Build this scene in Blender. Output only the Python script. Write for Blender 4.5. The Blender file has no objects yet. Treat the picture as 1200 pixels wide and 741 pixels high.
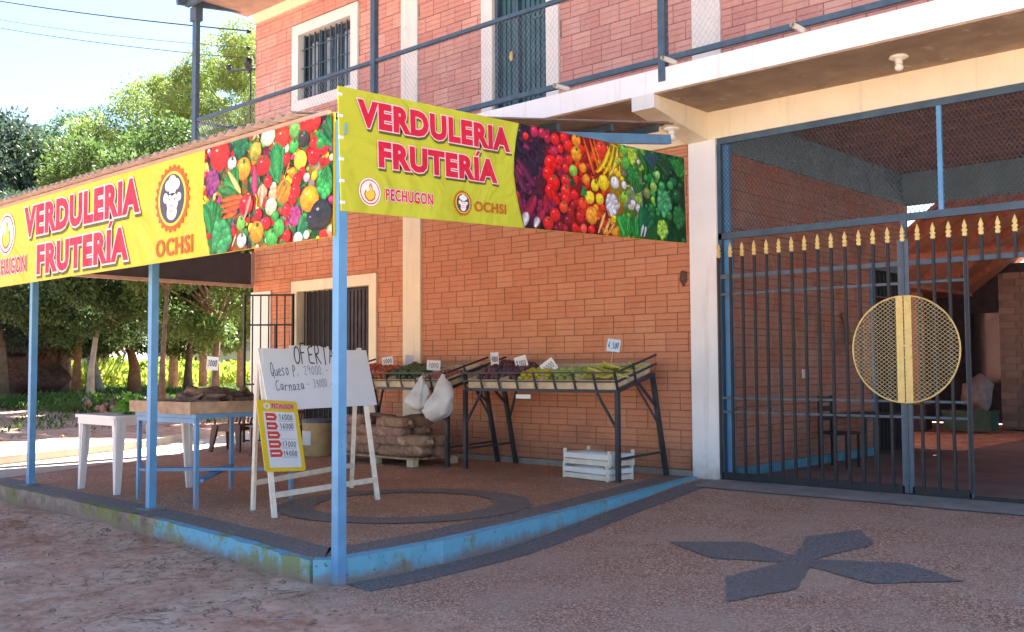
import bpy, bmesh, math, random
import numpy as np
from mathutils import Vector, Matrix, noise
random.seed(7); rng = np.random.default_rng(11)
R = math.radians; PI = math.pi
C = bpy.context.scene.collection
sc = bpy.context.scene

# ---------------------------------------------------------------- camera
yaw, pitch, roll, FPX, CZ = R(-42.553), R(3.0176), R(-0.311), 1167.04, 1.30
fw = Vector((math.sin(yaw)*math.cos(pitch), math.cos(yaw)*math.cos(pitch), math.sin(pitch)))
r0 = Vector((math.cos(yaw), -math.sin(yaw), 0)); u0 = r0.cross(fw)
rr = r0*math.cos(roll) + u0*math.sin(roll); uu = -r0*math.sin(roll) + u0*math.cos(roll)
cam = bpy.data.cameras.new('camera'); co = bpy.data.objects.new('camera', cam); C.objects.link(co)
M = Matrix((rr, uu, -fw)).transposed().to_4x4(); M.translation = Vector((0, 0, CZ)); co.matrix_world = M
cam.sensor_width = 36; cam.lens = 36*FPX/1200; cam.clip_end = 3000; cam.clip_start = 0.05
sc.camera = co
# ---------------------------------------------------------------- sky, sun, exposure
SUN_EL = R(46.3); sdx, sdy = -0.545, 0.838
w = bpy.data.worlds.new('World'); sc.world = w; w.use_nodes = True
nt = w.node_tree; nt.nodes.clear()
sky = nt.nodes.new('ShaderNodeTexSky'); sky.sky_type = 'NISHITA'; sky.sun_disc = False
sky.sun_elevation = SUN_EL; sky.sun_rotation = math.atan2(sdx, sdy); sky.air_density = 0.9; sky.dust_density = 0.25; sky.ozone_density = 2.5
bg = nt.nodes.new('ShaderNodeBackground'); bg.inputs['Strength'].default_value = 0.044
wo = nt.nodes.new('ShaderNodeOutputWorld'); nt.links.new(sky.outputs[0], bg.inputs[0]); nt.links.new(bg.outputs[0], wo.inputs[0])
sl = bpy.data.lights.new('sun', 'SUN'); sl.energy = 5.0; sl.angle = R(0.53); sl.color = (1, .955, .88)
so = bpy.data.objects.new('sun', sl); C.objects.link(so)
sdir = Vector((sdx*math.cos(SUN_EL), sdy*math.cos(SUN_EL), math.sin(SUN_EL)))
so.rotation_euler = sdir.to_track_quat('Z', 'Y').to_euler()
sc.view_settings.view_transform = 'Standard'; sc.view_settings.look = 'None'; sc.view_settings.gamma = 1
sc.view_settings.exposure = 3.0

# ---------------------------------------------------------------- materials
def hexc(h): 
    v = [int(h[i:i+2], 16)/255 for i in (0, 2, 4)]
    return tuple((c/12.92 if c <= .04045 else ((c+.055)/1.055)**2.4) for c in v)
MATS = {}
GRIMY = ('white_bright', 'white_paint', 'cream_paint', 'sky_blue_paint', 'table_blue')
def mk(name, col, rough=.6, metal=0.0, var=.18, nscale=6, bump=.15, bscale=60, col2=None, tint=None, spec=.4, stain=None, sscale=2.0, trans=0):
    """base colour with mottled variation, fine relief and optional stains"""
    m = bpy.data.materials.new(name); m.use_nodes = True; t = m.node_tree; N = t.nodes; L = t.links
    b = N['Principled BSDF']; b.inputs['Metallic'].default_value = metal
    b.inputs['Specular IOR Level'].default_value = spec
    tc = N.new('ShaderNodeTexCoord'); gp = N.new('ShaderNodeNewGeometry')
    n1 = N.new('ShaderNodeTexNoise'); n1.inputs['Scale'].default_value = nscale; n1.inputs['Detail'].default_value = 6
    L.new(tc.outputs['Object'], n1.inputs['Vector'])
    ramp = N.new('ShaderNodeValToRGB')
    c1 = tuple(c*(1-var) for c in col); c2 = tuple(min(1, c*(1+var)) for c in (col2 or col))
    ramp.color_ramp.elements[0].position = .3; ramp.color_ramp.elements[1].position = .7
    ramp.color_ramp.elements[0].color = (*c1, 1); ramp.color_ramp.elements[1].color = (*c2, 1)
    L.new(n1.outputs['Fac'], ramp.inputs['Fac']); out = ramp.outputs[0]
    if tint:      # tint = list of colours picked per piece (object random + face attribute)
        at = N.new('ShaderNodeAttribute'); at.attribute_name = 'tint'
        oi = N.new('ShaderNodeObjectInfo'); ad = N.new('ShaderNodeMath'); ad.operation = 'ADD'
        fr = N.new('ShaderNodeMath'); fr.operation = 'FRACT'
        L.new(at.outputs['Fac'], ad.inputs[0]); L.new(oi.outputs['Random'], ad.inputs[1]); L.new(ad.outputs[0], fr.inputs[0])
        r2 = N.new('ShaderNodeValToRGB'); els = r2.color_ramp.elements
        while len(els) < len(tint): els.new(.5)
        for i, c in enumerate(tint):
            els[i].position = i/(len(tint)-1); els[i].color = (*c, 1)
        L.new(fr.outputs[0], r2.inputs['Fac'])
        mx = N.new('ShaderNodeMix'); mx.data_type = 'RGBA'; mx.blend_type = 'MULTIPLY'; mx.inputs[0].default_value = 1
        L.new(r2.outputs[0], mx.inputs[6]); L.new(out, mx.inputs[7]); out = mx.outputs[2]
    if stain:
        n3 = N.new('ShaderNodeTexNoise'); n3.inputs['Scale'].default_value = sscale; n3.inputs['Detail'].default_value = 8; n3.inputs['Roughness'].default_value = .65
        L.new(gp.outputs['Position'] if tint else tc.outputs['Object'], n3.inputs['Vector'])
        mr = N.new('ShaderNodeMapRange'); mr.inputs[1].default_value = stain[1]; mr.inputs[2].default_value = stain[1]+.12
        L.new(n3.outputs['Fac'], mr.inputs[0])
        mx = N.new('ShaderNodeMix'); mx.data_type = 'RGBA'
        L.new(mr.outputs[0], mx.inputs[0]); L.new(out, mx.inputs[6]); mx.inputs[7].default_value = (*stain[0], 1); out = mx.outputs[2]
    if name in GRIMY:      # mud splashed on the foot of painted things, run-off streaks on plaster
        sz = N.new('ShaderNodeSeparateXYZ'); L.new(gp.outputs['Position'], sz.inputs[0])
        n4 = N.new('ShaderNodeTexNoise'); n4.inputs['Scale'].default_value = 9; n4.inputs['Detail'].default_value = 8; n4.inputs['Roughness'].default_value = .7; L.new(gp.outputs['Position'], n4.inputs['Vector'])
        ma = N.new('ShaderNodeMath'); ma.operation = 'MULTIPLY_ADD'; L.new(n4.outputs['Fac'], ma.inputs[0]); ma.inputs[1].default_value = -.7; L.new(sz.outputs['Z'], ma.inputs[2])
        mr4 = N.new('ShaderNodeMapRange'); mr4.inputs[1].default_value = -.12-(.22 if 'sky' in name else 0); mr4.inputs[2].default_value = -.42-(.16 if 'sky' in name else 0); mr4.inputs[4].default_value = .6; L.new(ma.outputs[0], mr4.inputs[0])
        mx = N.new('ShaderNodeMix'); mx.data_type = 'RGBA'; L.new(mr4.outputs[0], mx.inputs[0]); L.new(out, mx.inputs[6]); mx.inputs[7].default_value = (.34, .22, .16, 1); out = mx.outputs[2]
        mp = N.new('ShaderNodeMapping'); mp.inputs['Scale'].default_value = (7, 7, .55); L.new(gp.outputs['Position'], mp.inputs[0])
        n5 = N.new('ShaderNodeTexNoise'); n5.inputs['Scale'].default_value = 1; n5.inputs['Detail'].default_value = 7; n5.inputs['Roughness'].default_value = .7; L.new(mp.outputs[0], n5.inputs['Vector'])
        mr5 = N.new('ShaderNodeMapRange'); mr5.inputs[1].default_value = .55; mr5.inputs[2].default_value = .72; mr5.inputs[4].default_value = .42; L.new(n5.outputs['Fac'], mr5.inputs[0])
        mx = N.new('ShaderNodeMix'); mx.data_type = 'RGBA'; L.new(mr5.outputs[0], mx.inputs[0]); L.new(out, mx.inputs[6]); mx.inputs[7].default_value = ((.42, .38, .33, 1) if 'blue' not in name else (.13, .17, .22, 1)); out = mx.outputs[2]
    if name.startswith('brick'):      # splash dirt low on the wall and pale wash streaks
        sz = N.new('ShaderNodeSeparateXYZ'); L.new(gp.outputs['Position'], sz.inputs[0])
        n4 = N.new('ShaderNodeTexNoise'); n4.inputs['Scale'].default_value = 1.7; n4.inputs['Detail'].default_value = 8; n4.inputs['Roughness'].default_value = .7; L.new(gp.outputs['Position'], n4.inputs['Vector'])
        ma = N.new('ShaderNodeMath'); ma.operation = 'MULTIPLY_ADD'; L.new(n4.outputs['Fac'], ma.inputs[0]); ma.inputs[1].default_value = -1.6; L.new(sz.outputs['Z'], ma.inputs[2])
        mr4 = N.new('ShaderNodeMapRange'); mr4.inputs[1].default_value = -.25; mr4.inputs[2].default_value = -.75; mr4.inputs[4].default_value = .75; L.new(ma.outputs[0], mr4.inputs[0])
        mx = N.new('ShaderNodeMix'); mx.data_type = 'RGBA'; L.new(mr4.outputs[0], mx.inputs[0]); L.new(out, mx.inputs[6]); mx.inputs[7].default_value = (.33, .15, .11, 1); out = mx.outputs[2]
        n5 = N.new('ShaderNodeTexNoise'); n5.inputs['Scale'].default_value = 1.1; n5.inputs['Detail'].default_value = 9; n5.inputs['Roughness'].default_value = .75; L.new(gp.outputs['Position'], n5.inputs['Vector'])
        mr5 = N.new('ShaderNodeMapRange'); mr5.inputs[1].default_value = .5; mr5.inputs[2].default_value = .72; mr5.inputs[4].default_value = .5; L.new(n5.outputs['Fac'], mr5.inputs[0])
        mx = N.new('ShaderNodeMix'); mx.data_type = 'RGBA'; L.new(mr5.outputs[0], mx.inputs[0]); L.new(out, mx.inputs[6]); mx.inputs[7].default_value = (.70, .38, .22, 1) if 'lower' in name else (.66, .46, .40, 1); out = mx.outputs[2]
    L.new(out, b.inputs['Base Color'])
    n2 = N.new('ShaderNodeTexNoise'); n2.inputs['Scale'].default_value = bscale; n2.inputs['Detail'].default_value = 4
    L.new(tc.outputs['Object'], n2.inputs['Vector'])
    rm = N.new('ShaderNodeMapRange'); rm.inputs[3].default_value = max(0, rough-.1); rm.inputs[4].default_value = min(1, rough+.12)
    L.new(n1.outputs['Fac'], rm.inputs[0]); L.new(rm.outputs[0], b.inputs['Roughness'])
    if name.startswith(('banner_cloth', 'letter_')): cloth_bump(N, L, tc, b); bump = 0
    if bump:
        bp = N.new('ShaderNodeBump'); bp.inputs['Strength'].default_value = bump; bp.inputs['Distance'].default_value = .01
        L.new(n2.outputs['Fac'], bp.inputs['Height']); L.new(bp.outputs[0], b.inputs['Normal'])
    if trans:
        tr = N.new('ShaderNodeBsdfTranslucent'); L.new(out, tr.inputs[0])
        ms = N.new('ShaderNodeMixShader'); ms.inputs[0].default_value = trans
        L.new(b.outputs[0], ms.inputs[1]); L.new(tr.outputs[0], ms.inputs[2]); L.new(ms.outputs[0], N['Material Output'].inputs[0])
    MATS[name] = m; return m
def cloth_bump(N, L, tc, b):
    n = N.new('ShaderNodeTexNoise'); n.inputs['Scale'].default_value = 1.8; n.inputs['Detail'].default_value = 3; n.inputs['Distortion'].default_value = .8
    L.new(tc.outputs['Object'], n.inputs['Vector']); bp = N.new('ShaderNodeBump'); bp.inputs['Strength'].default_value = .6; bp.inputs['Distance'].default_value = .12
    L.new(n.outputs['Fac'], bp.inputs['Height']); L.new(bp.outputs[0], b.inputs['Normal'])
def mk_col(name, rough=.5, trans=0):           # printed sheet: colour comes from the print itself
    m = bpy.data.materials.new(name); m.use_nodes = True; N = m.node_tree.nodes; L = m.node_tree.links
    a = N.new('ShaderNodeAttribute'); a.attribute_name = 'Col'
    b = N['Principled BSDF']; b.inputs['Roughness'].default_value = rough; b.inputs['Specular IOR Level'].default_value = .3
    tc = N.new('ShaderNodeTexCoord'); n = N.new('ShaderNodeTexNoise'); n.inputs['Scale'].default_value = 30; n.inputs['Detail'].default_value = 5
    L.new(tc.outputs['Object'], n.inputs['Vector'])
    mr = N.new('ShaderNodeMapRange'); mr.inputs[1].default_value = .3; mr.inputs[2].default_value = .7; mr.inputs[3].default_value = .55; mr.inputs[4].default_value = 1.1
    L.new(n.outputs['Fac'], mr.inputs[0])
    mx = N.new('ShaderNodeVectorMath'); mx.operation = 'SCALE'; L.new(a.outputs['Color'], mx.inputs[0]); L.new(mr.outputs[0], mx.inputs['Scale'])
    L.new(mx.outputs[0], b.inputs['Base Color']); cloth_bump(N, L, tc, b)
    MATS[name] = m; return m

mk('brick_lower', (1, 1, 1), .85, var=.10, nscale=14, bump=.35, bscale=90, col2=(.92, .92, .92), spec=.2,
   tint=[(.58, .25, .145), (.61, .275, .16), (.555, .235, .135), (.63, .30, .18), (.595, .26, .15), (.57, .245, .14)], stain=((.34, .13, .07), .66), sscale=3)
mk('brick_upper', (1, 1, 1), .85, var=.12, nscale=14, bump=.35, bscale=90, col2=(.92, .92, .92), spec=.2,  # brick in paler, pinker tones: sky light and haze put into its colour
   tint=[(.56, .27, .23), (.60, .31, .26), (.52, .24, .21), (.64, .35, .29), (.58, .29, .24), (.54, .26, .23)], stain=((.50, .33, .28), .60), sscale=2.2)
mk('brick_inner', (1, 1, 1), .85, var=.14, nscale=10, bump=.35, bscale=90, col2=(.9, .9, .9), spec=.2,
   tint=[(.56, .28, .20), (.60, .31, .23), (.54, .27, .19), (.64, .25, .16), (.56, .32, .25), (.55, .29, .22)], stain=((.30, .17, .12), .58), sscale=1.6)
mk('mortar_lower', (.30, .14, .09), .9, var=.25, nscale=20)
mk('mortar_upper', (.24, .12, .10), .9, var=.25, nscale=20)
mk('white_bright', (.84, .84, .84), .7, var=.03, nscale=3, bump=.12, bscale=30, stain=((.66, .62, .56), .70), sscale=3)
mk('cream_paint', (.82, .73, .54), .7, var=.05, nscale=3, bump=.12, bscale=30, stain=((.62, .50, .32), .66))
mk('white_paint', (.70, .69, .66), .7, var=.04, nscale=3, bump=.12, bscale=30, stain=((.50, .47, .42), .62), sscale=4)
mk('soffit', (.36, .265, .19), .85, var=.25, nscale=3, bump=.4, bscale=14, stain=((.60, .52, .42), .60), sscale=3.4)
mk('rack_steel', (.035, .04, .05), .5, var=.3, nscale=9, bump=.15, stain=((.11, .07, .05), .66), sscale=9)
mk('steel_blue_dark', (.06, .10, .14), .45, var=.2, nscale=8, bump=.1, metal=.1, stain=((.10, .07, .05), .70), sscale=9)
mk('steel_grey_blue', (.10, .125, .155), .5, var=.2, nscale=8, bump=.1, metal=.1)
mk('sky_blue_paint', (.12, .32, .56), .45, var=.12, nscale=5, bump=.15, bscale=25, stain=((.24, .17, .14), .64), sscale=14)
mk('table_blue', (.12, .29, .50), .45, var=.15, nscale=6, bump=.15, stain=((.25, .22, .2), .70), sscale=9)
mk('black_steel', (.022, .022, .027), .5, var=.3, nscale=8, bump=.15, stain=((.09, .05, .035), .66), sscale=10)
mk('door_teal', (.04, .105, .13), .5, var=.2, nscale=5, bump=.1)
mk('dark_room', (.03, .03, .035), .8, var=.3)  # near-black panels stand for the unlit rooms behind the doors
mk('gold_paint', (.70, .53, .20), .4, var=.12, nscale=14, bump=.15, metal=.25, stain=((.42, .27, .08), .68), sscale=14)
mk('mesh_gold', (.58, .46, .24), .5, var=.12, nscale=14, bump=0)
mk('mesh_steel', (.055, .065, .08), .6, var=.2, bump=0)
mk('mesh_pale', (.30, .33, .36), .6, var=.2, bump=0)
mk('beam_greyblue', (.24, .40, .50), .7, var=.15, nscale=3)
mk('ceiling_red', (.42, .22, .17), .8, var=.3, nscale=4)
mk('inner_floor', (.27, .19, .165), .55, var=.3, nscale=1.5, bump=.25, bscale=20, stain=((.20, .14, .11), .6))
mk('roof_tile', (.40, .18, .12), .8, var=.25, nscale=10)
mk('rafter_wood', (.42, .18, .12), .7, var=.25, nscale=8)
mk('awning_sheet', (.38, .27, .22), .75, var=.2, nscale=6, bump=.3, bscale=20, stain=((.24, .15, .11), .6), sscale=5)
mk('awning_trim', (.42, .29, .235), .7, var=.15, nscale=6)
mk('banner_back', (.055, .055, .07), .7, var=.2, nscale=5)
mk('banner_cloth', (.62, .50, .032), .45, var=.03, nscale=2, bump=.1, bscale=6, spec=.3)
mk('banner_cloth_lime', (.52, .55, .035), .45, var=.03, nscale=2, bump=.1, bscale=6, spec=.3)
mk('letter_red', (.62, .012, .045), .5, var=.06, nscale=9, bump=0, spec=.3)
mk('letter_pink_white', (.85, .60, .62), .5, var=.04, bump=0, spec=.3)
mk('letter_shadow', (.10, .12, .03), .6, var=.1, bump=0, spec=.3)
mk('letter_ochre', (.55, .10, .015), .5, var=.08, bump=0, spec=.3)
mk('logo_white', (.88, .82, .80), .5, var=.03, bump=0); mk('logo_dark', (.06, .06, .09), .5, var=.1, bump=0)
mk('logo_yellow', (.82, .60, .05), .5, var=.05, bump=0); mk('logo_pink', (.78, .22, .25), .5, var=.05, bump=0)
mk('ink', (.03, .04, .06), .6, var=.3, bump=0); mk('ink_faded', (.16, .18, .24), .6, var=.3, nscale=40, bump=0)
mk_col('print')
mk('pvc', (.78, .75, .66), .45, var=.06)
mk('wood_pale', (.62, .50, .34), .75, var=.2, nscale=9, bump=.3, bscale=50)
mk('wood_white', (.76, .70, .60), .7, var=.12, nscale=12, bump=.25, bscale=50, stain=((.50, .38, .25), .62), sscale=7)
mk('wood_tray', (.42, .28, .18), .75, var=.28, nscale=10, bump=.35, bscale=50)
mk('board_white', (.80, .84, .93), .4, var=.02, bump=.03)
mk('poster_yellow', (.84, .60, .03), .45, var=.04, bump=.03)
mk('label_red', (.68, .07, .05), .5, var=.06, bump=0)
mk('poster_white', (.78, .82, .88), .4, var=.03, bump=0)
mk('card_white', (.80, .80, .80), .6, var=.04, bump=.05); mk('card_blue', (.55, .72, .88), .6, var=.04, bump=.05); mk('card_lilac', (.50, .48, .62), .6, var=.04, bump=.05)
mk('plastic_white', (.76, .74, .74), .4, var=.05, nscale=3, stain=((.52, .44, .38), .68), sscale=6)
mk('plastic_brown', (.13, .055, .04), .35, var=.12)
mk('bag_plastic', (.86, .88, .88), .3, var=.05, nscale=8, bump=.5, bscale=18, trans=.25)
mk('drum_board', (.46, .33, .17), .75, var=.15, nscale=8)
mk('label_paper', (.62, .72, .74), .6, var=.05)
mk('sack_net', (1, 1, 1), .8, var=.5, nscale=13, stain=((.70, .55, .42), .57), sscale=5, bump=.8, bscale=45, col2=(.9, .9, .9), tint=[(.42, .24, .17), (.50, .31, .19), (.34, .19, .15), (.52, .30, .24), (.38, .24, .16)])
mk('cassava', (.17, .09, .06), .85, var=.4, nscale=16, bump=.9, bscale=40, col2=(.24, .14, .10))
mk('tomato', (.42, .06, .03), .35, var=.25, nscale=12, bump=0, tint=[(1, 1, 1), (1, 1.7, 1.2), (.7, 1, 1), (1.1, 1.4, 1)])
mk('avocado', (.06, .11, .04), .45, var=.35, nscale=20, bump=.5)
mk('onion', (.36, .12, .10), .4, var=.25, nscale=12, bump=.1, tint=[(1, 1, 1), (1.2, 1.3, 1.1), (.8, .8, .8)])
mk('beet', (.12, .065, .085), .75, var=.35, nscale=20, bump=.6, tint=[(1, 1, 1), (1.3, 1.1, 1), (.7, .7, .8)])
mk('lemon', (.58, .47, .05), .4, var=.2, nscale=10, bump=.2, tint=[(1, 1, 1), (.75, 1, 1), (1.05, 1, .8)])
mk('chayote', (.30, .42, .12), .45, var=.2, nscale=10, bump=.2, tint=[(1, 1, 1), (1.3, 1.1, 1)])
mk('banana', (.50, .50, .10), .5, var=.25, nscale=14, bump=.1, col2=(.62, .54, .12), stain=((.14, .10, .04), .70), sscale=22)
mk('lettuce', (.16, .36, .05), .5, var=.3, nscale=12, trans=.2)
mk('rubber_wire', (.02, .02, .02), .6, bump=0)
mk('glass_dark', (.03, .04, .05), .12, var=.1, bump=0, spec=.8)
mk('curtain', (.25, .32, .38), .8, var=.2, nscale=9)
mk('porcelain', (.78, .74, .66), .3, var=.05)
mk('bulb_glass', (.80, .78, .72), .15, var=.03, bump=0)
mk('bark', (.17, .12, .085), .9, var=.35, nscale=7, bump=1.0, bscale=14)
mk('bark_brown', (.24, .125, .06), .9, var=.35, nscale=7, bump=1.0, bscale=14)
mk('bark_pale', (.36, .34, .30), .9, var=.3, nscale=5, bump=.8, bscale=14)
def leafmat(n, a, b): return mk(n, (1, 1, 1), .55, var=.1, nscale=2, bump=0, col2=(.95, .95, .95), tint=[a, b, tuple((x+y)/2 for x, y in zip(a, b))], trans=.38, spec=.3)
leafmat('leaf_dark', (.05, .10, .04), (.095, .15, .05)); leafmat('leaf_mid', (.08, .15, .04), (.14, .22, .06))
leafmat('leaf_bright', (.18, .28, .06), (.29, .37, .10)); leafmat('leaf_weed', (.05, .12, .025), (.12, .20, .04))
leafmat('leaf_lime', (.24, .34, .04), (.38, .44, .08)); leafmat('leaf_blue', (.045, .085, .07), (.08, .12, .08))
mk('litter', (1, 1, 1), .8, var=.2, tint=[(.30, .20, .10), (.14, .08, .05), (.50, .42, .28), (.20, .22, .08)])
mk('bounce_tan', (.56, .47, .39), .9, var=.15, nscale=2, bump=.5, bscale=20)
mk('pier_brick', (1, 1, 1), .8, tint=[(.26, .20, .185), (.31, .24, .21), (.22, .165, .15)])
mk('dry_heap', (.11, .06, .045), .95, var=.5, nscale=9, bump=1, bscale=10)
mk('rock', (.40, .25, .18), .9, var=.3, nscale=5, bump=.8, bscale=12)
mk('far_red', (.48, .10, .07), .7, var=.2); mk('far_wall', (.50, .46, .42), .8, var=.1); mk('far_roof', (.22, .22, .25), .7)
mk('crate_green', (.025, .09, .07), .5, var=.2); mk('crate_brown', (.26, .16, .09), .8, var=.3)
mk('bag_grey', (.20, .19, .20), .7, var=.3, nscale=7, bump=.8, bscale=12)
mk('white_brick', (.20, .16, .145), .8, var=.15, nscale=6); mk('shed_dark', (.06, .055, .07), .85, var=.3)
mk('dark_pebbles_old', (.115, .108, .11), .75, var=.35, nscale=70, bump=.6, bscale=110, stain=((.13, .11, .10), .62), sscale=2.5)
mk('concrete_grey', (.30, .27, .24), .85, var=.2, nscale=4, bump=.4, bscale=30, stain=((.18, .13, .11), .58), sscale=2.5)
mk('concrete_light', (.52, .46, .38), .85, var=.15, nscale=3, bump=.3, bscale=25, stain=((.38, .28, .22), .62), sscale=2)

def dirt_nodes(N, L, tc):
    def no(s, d, r=.6, dist=0):
        n = N.new('ShaderNodeTexNoise'); n.inputs['Scale'].default_value = s; n.inputs['Detail'].default_value = d; n.inputs['Roughness'].default_value = r; n.inputs['Distortion'].default_value = dist
        L.new(tc.outputs['Object'], n.inputs['Vector']); return n.outputs['Fac']
    def mix(fac, a_, c, mode='MIX'):
        x = N.new('ShaderNodeMix'); x.data_type = 'RGBA'; x.blend_type = mode
        if isinstance(fac, float): x.inputs[0].default_value = fac
        else: L.new(fac, x.inputs[0])
        L.new(a_, x.inputs[6])
        if isinstance(c, tuple): x.inputs[7].default_value = (*c, 1)
        else: L.new(c, x.inputs[7])
        return x.outputs[2]
    def rg(v, lo, hi, o=1.0):
        r_ = N.new('ShaderNodeMapRange'); r_.inputs[1].default_value = lo; r_.inputs[2].default_value = hi; r_.inputs[4].default_value = o; L.new(v, r_.inputs[0]); return r_.outputs[0]
    n1, n2, n3 = no(1.5, 10, .66, .6), no(11, 10, .75), no(70, 5)
    rp = N.new('ShaderNodeValToRGB'); e = rp.color_ramp.elements; e[0].position = .34; e[0].color = (.50, .235, .14, 1); e[1].position = .68; e[1].color = (.78, .56, .42, 1)
    k = e.new(.5); k.color = (.68, .42, .30, 1); L.new(n1, rp.inputs['Fac'])
    rq = N.new('ShaderNodeValToRGB'); e = rq.color_ramp.elements; e[0].position = .36; e[0].color = (.72, .61, .54, 1); e[1].position = .54; e[1].color = (1.08, 1.05, 1.03, 1); L.new(n2, rq.inputs['Fac'])
    o = mix(1.0, rp.outputs[0], rq.outputs[0], 'MULTIPLY')
    o = mix(rg(no(.8, 7), .56, .68, .6), o, (.28, .22, .14))
    o = mix(rg(no(3.3, 9, .7), .62, .68, .55), o, (.60, .52, .47))
    # thin dark cracks and root lines
    cr = N.new('ShaderNodeMath'); cr.operation = 'SUBTRACT'; L.new(no(2.2, 6, .6, 1.2), cr.inputs[0]); cr.inputs[1].default_value = .5
    ab = N.new('ShaderNodeMath'); ab.operation = 'ABSOLUTE'; L.new(cr.outputs[0], ab.inputs[0])
    iv = N.new('ShaderNodeMapRange'); iv.inputs[1].default_value = .004; iv.inputs[2].default_value = .016; iv.inputs[3].default_value = .75; iv.inputs[4].default_value = 0; L.new(ab.outputs[0], iv.inputs[0])
    gate = N.new('ShaderNodeMath'); gate.operation = 'MULTIPLY'; L.new(iv.outputs[0], gate.inputs[0]); L.new(rg(no(1.2, 3), .48, .56), gate.inputs[1])
    o = mix(gate.outputs[0], o, (.14, .07, .05))
    ad = N.new('ShaderNodeMath'); ad.operation = 'MULTIPLY_ADD'; L.new(n3, ad.inputs[0]); ad.inputs[1].default_value = .25; L.new(n2, ad.inputs[2])
    return o, ad.outputs[0]
def dirtmat():
    m = bpy.data.materials.new('dirt'); m.use_nodes = True; N = m.node_tree.nodes; L = m.node_tree.links; b = N['Principled BSDF']
    tc = N.new('ShaderNodeTexCoord'); o, h = dirt_nodes(N, L, tc)
    L.new(o, b.inputs['Base Color']); b.inputs['Roughness'].default_value = .9; b.inputs['Specular IOR Level'].default_value = .2
    bp = N.new('ShaderNodeBump'); bp.inputs['Strength'].default_value = 1; bp.inputs['Distance'].default_value = .028; L.new(h, bp.inputs['Height']); L.new(bp.outputs[0], b.inputs['Normal'])
    MATS['dirt'] = m
AGG = [(0, (.27, .125, .08)), (.2, (.56, .30, .19)), (.42, (.45, .23, .14)), (.6, (.68, .46, .32)), (.76, (.19, .10, .07)), (.86, (.72, .57, .44)), (.93, (.44, .22, .14))]
AGD = [(0, (.13, .12, .12)), (.2, (.23, .215, .21)), (.42, (.17, .16, .16)), (.6, (.27, .25, .245)), (.76, (.12, .11, .11)), (.86, (.30, .26, .23)), (.93, (.27, .17, .12))]
def aggregate(name, dust, drive, cols=AGG):
    """exposed pebbles: reddish, tan and dark stones; on the driveway dirt covers them towards the street"""
    m = bpy.data.materials.new(name); m.use_nodes = True; N = m.node_tree.nodes; L = m.node_tree.links; b = N['Principled BSDF']
    tc = N.new('ShaderNodeTexCoord'); v = N.new('ShaderNodeTexVoronoi'); v.inputs['Scale'].default_value = 88
    L.new(tc.outputs['Object'], v.inputs['Vector'])
    sp = N.new('ShaderNodeSeparateColor'); L.new(v.outputs['Color'], sp.inputs[0])
    rp = N.new('ShaderNodeValToRGB'); rp.color_ramp.interpolation = 'CONSTANT'; e = rp.color_ramp.elements
    e[0].position = 0; e[1].position = .2
    while len(e) < len(cols): e.new(.99)
    for i, (p, c) in enumerate(cols): e[i].position = p; e[i].color = (*c, 1)
    L.new(sp.outputs[0], rp.inputs['Fac'])
    n = N.new('ShaderNodeTexNoise'); n.inputs['Scale'].default_value = 1.3; n.inputs['Detail'].default_value = 8; n.inputs['Roughness'].default_value = .6
    L.new(tc.outputs['Object'], n.inputs['Vector'])
    mr = N.new('ShaderNodeMapRange'); mr.inputs[1].default_value = .40; mr.inputs[2].default_value = .68; mr.inputs[4].default_value = .78
    L.new(n.outputs['Fac'], mr.inputs[0])
    mx = N.new('ShaderNodeMix'); mx.data_type = 'RGBA'; L.new(mr.outputs[0], mx.inputs[0]); L.new(rp.outputs[0], mx.inputs[6]); mx.inputs[7].default_value = (*dust, 1)
    out = mx.outputs[2]; bs = .55
    vb = N.new('ShaderNodeMath'); vb.operation = 'MULTIPLY'; vb.inputs[1].default_value = -1; L.new(v.outputs['Distance'], vb.inputs[0])
    bp = N.new('ShaderNodeBump'); bp.inputs['Strength'].default_value = .6; bp.inputs['Distance'].default_value = .006; L.new(vb.outputs[0], bp.inputs['Height'])
    if drive:
        s = N.new('ShaderNodeSeparateXYZ'); L.new(tc.outputs['Object'], s.inputs[0])
        n2 = N.new('ShaderNodeTexNoise'); n2.inputs['Scale'].default_value = 1.1; n2.inputs['Detail'].default_value = 7; n2.inputs['Roughness'].default_value = .6
        L.new(tc.outputs['Object'], n2.inputs['Vector'])
        def lin(a, ka, c, kc, off):
            p = N.new('ShaderNodeMath'); p.operation = 'MULTIPLY_ADD'; L.new(a, p.inputs[0]); p.inputs[1].default_value = ka; p.inputs[2].default_value = off
            q = N.new('ShaderNodeMath'); q.operation = 'MULTIPLY_ADD'; L.new(c, q.inputs[0]); q.inputs[1].default_value = kc; L.new(p.outputs[0], q.inputs[2]); return q.outputs[0]
        a1 = lin(s.outputs['Y'], -1.0, n2.outputs['Fac'], 1.8, 4.05-.9)       # dirt where y < ~4.05
        a2 = lin(s.outputs['X'], -1.0, a1, .25, -5.05)
        mm = N.new('ShaderNodeMath'); mm.operation = 'MAXIMUM'; L.new(a1, mm.inputs[0]); mm.inputs[1].default_value = -9
        cl = N.new('ShaderNodeMapRange'); cl.inputs[1].default_value = -.15; cl.inputs[2].default_value = .45; L.new(mm.outputs[0], cl.inputs[0])
        dc, dh = dirt_nodes(N, L, tc)
        m2 = N.new('ShaderNodeMix'); m2.data_type = 'RGBA'; L.new(cl.outputs[0], m2.inputs[0]); L.new(out, m2.inputs[6]); L.new(dc, m2.inputs[7]); out = m2.outputs[2]
    L.new(out, b.inputs['Base Color']); b.inputs['Roughness'].default_value = .72; b.inputs['Specular IOR Level'].default_value = .35
    L.new(bp.outputs[0], b.inputs['Normal']); MATS[name] = m
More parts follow.
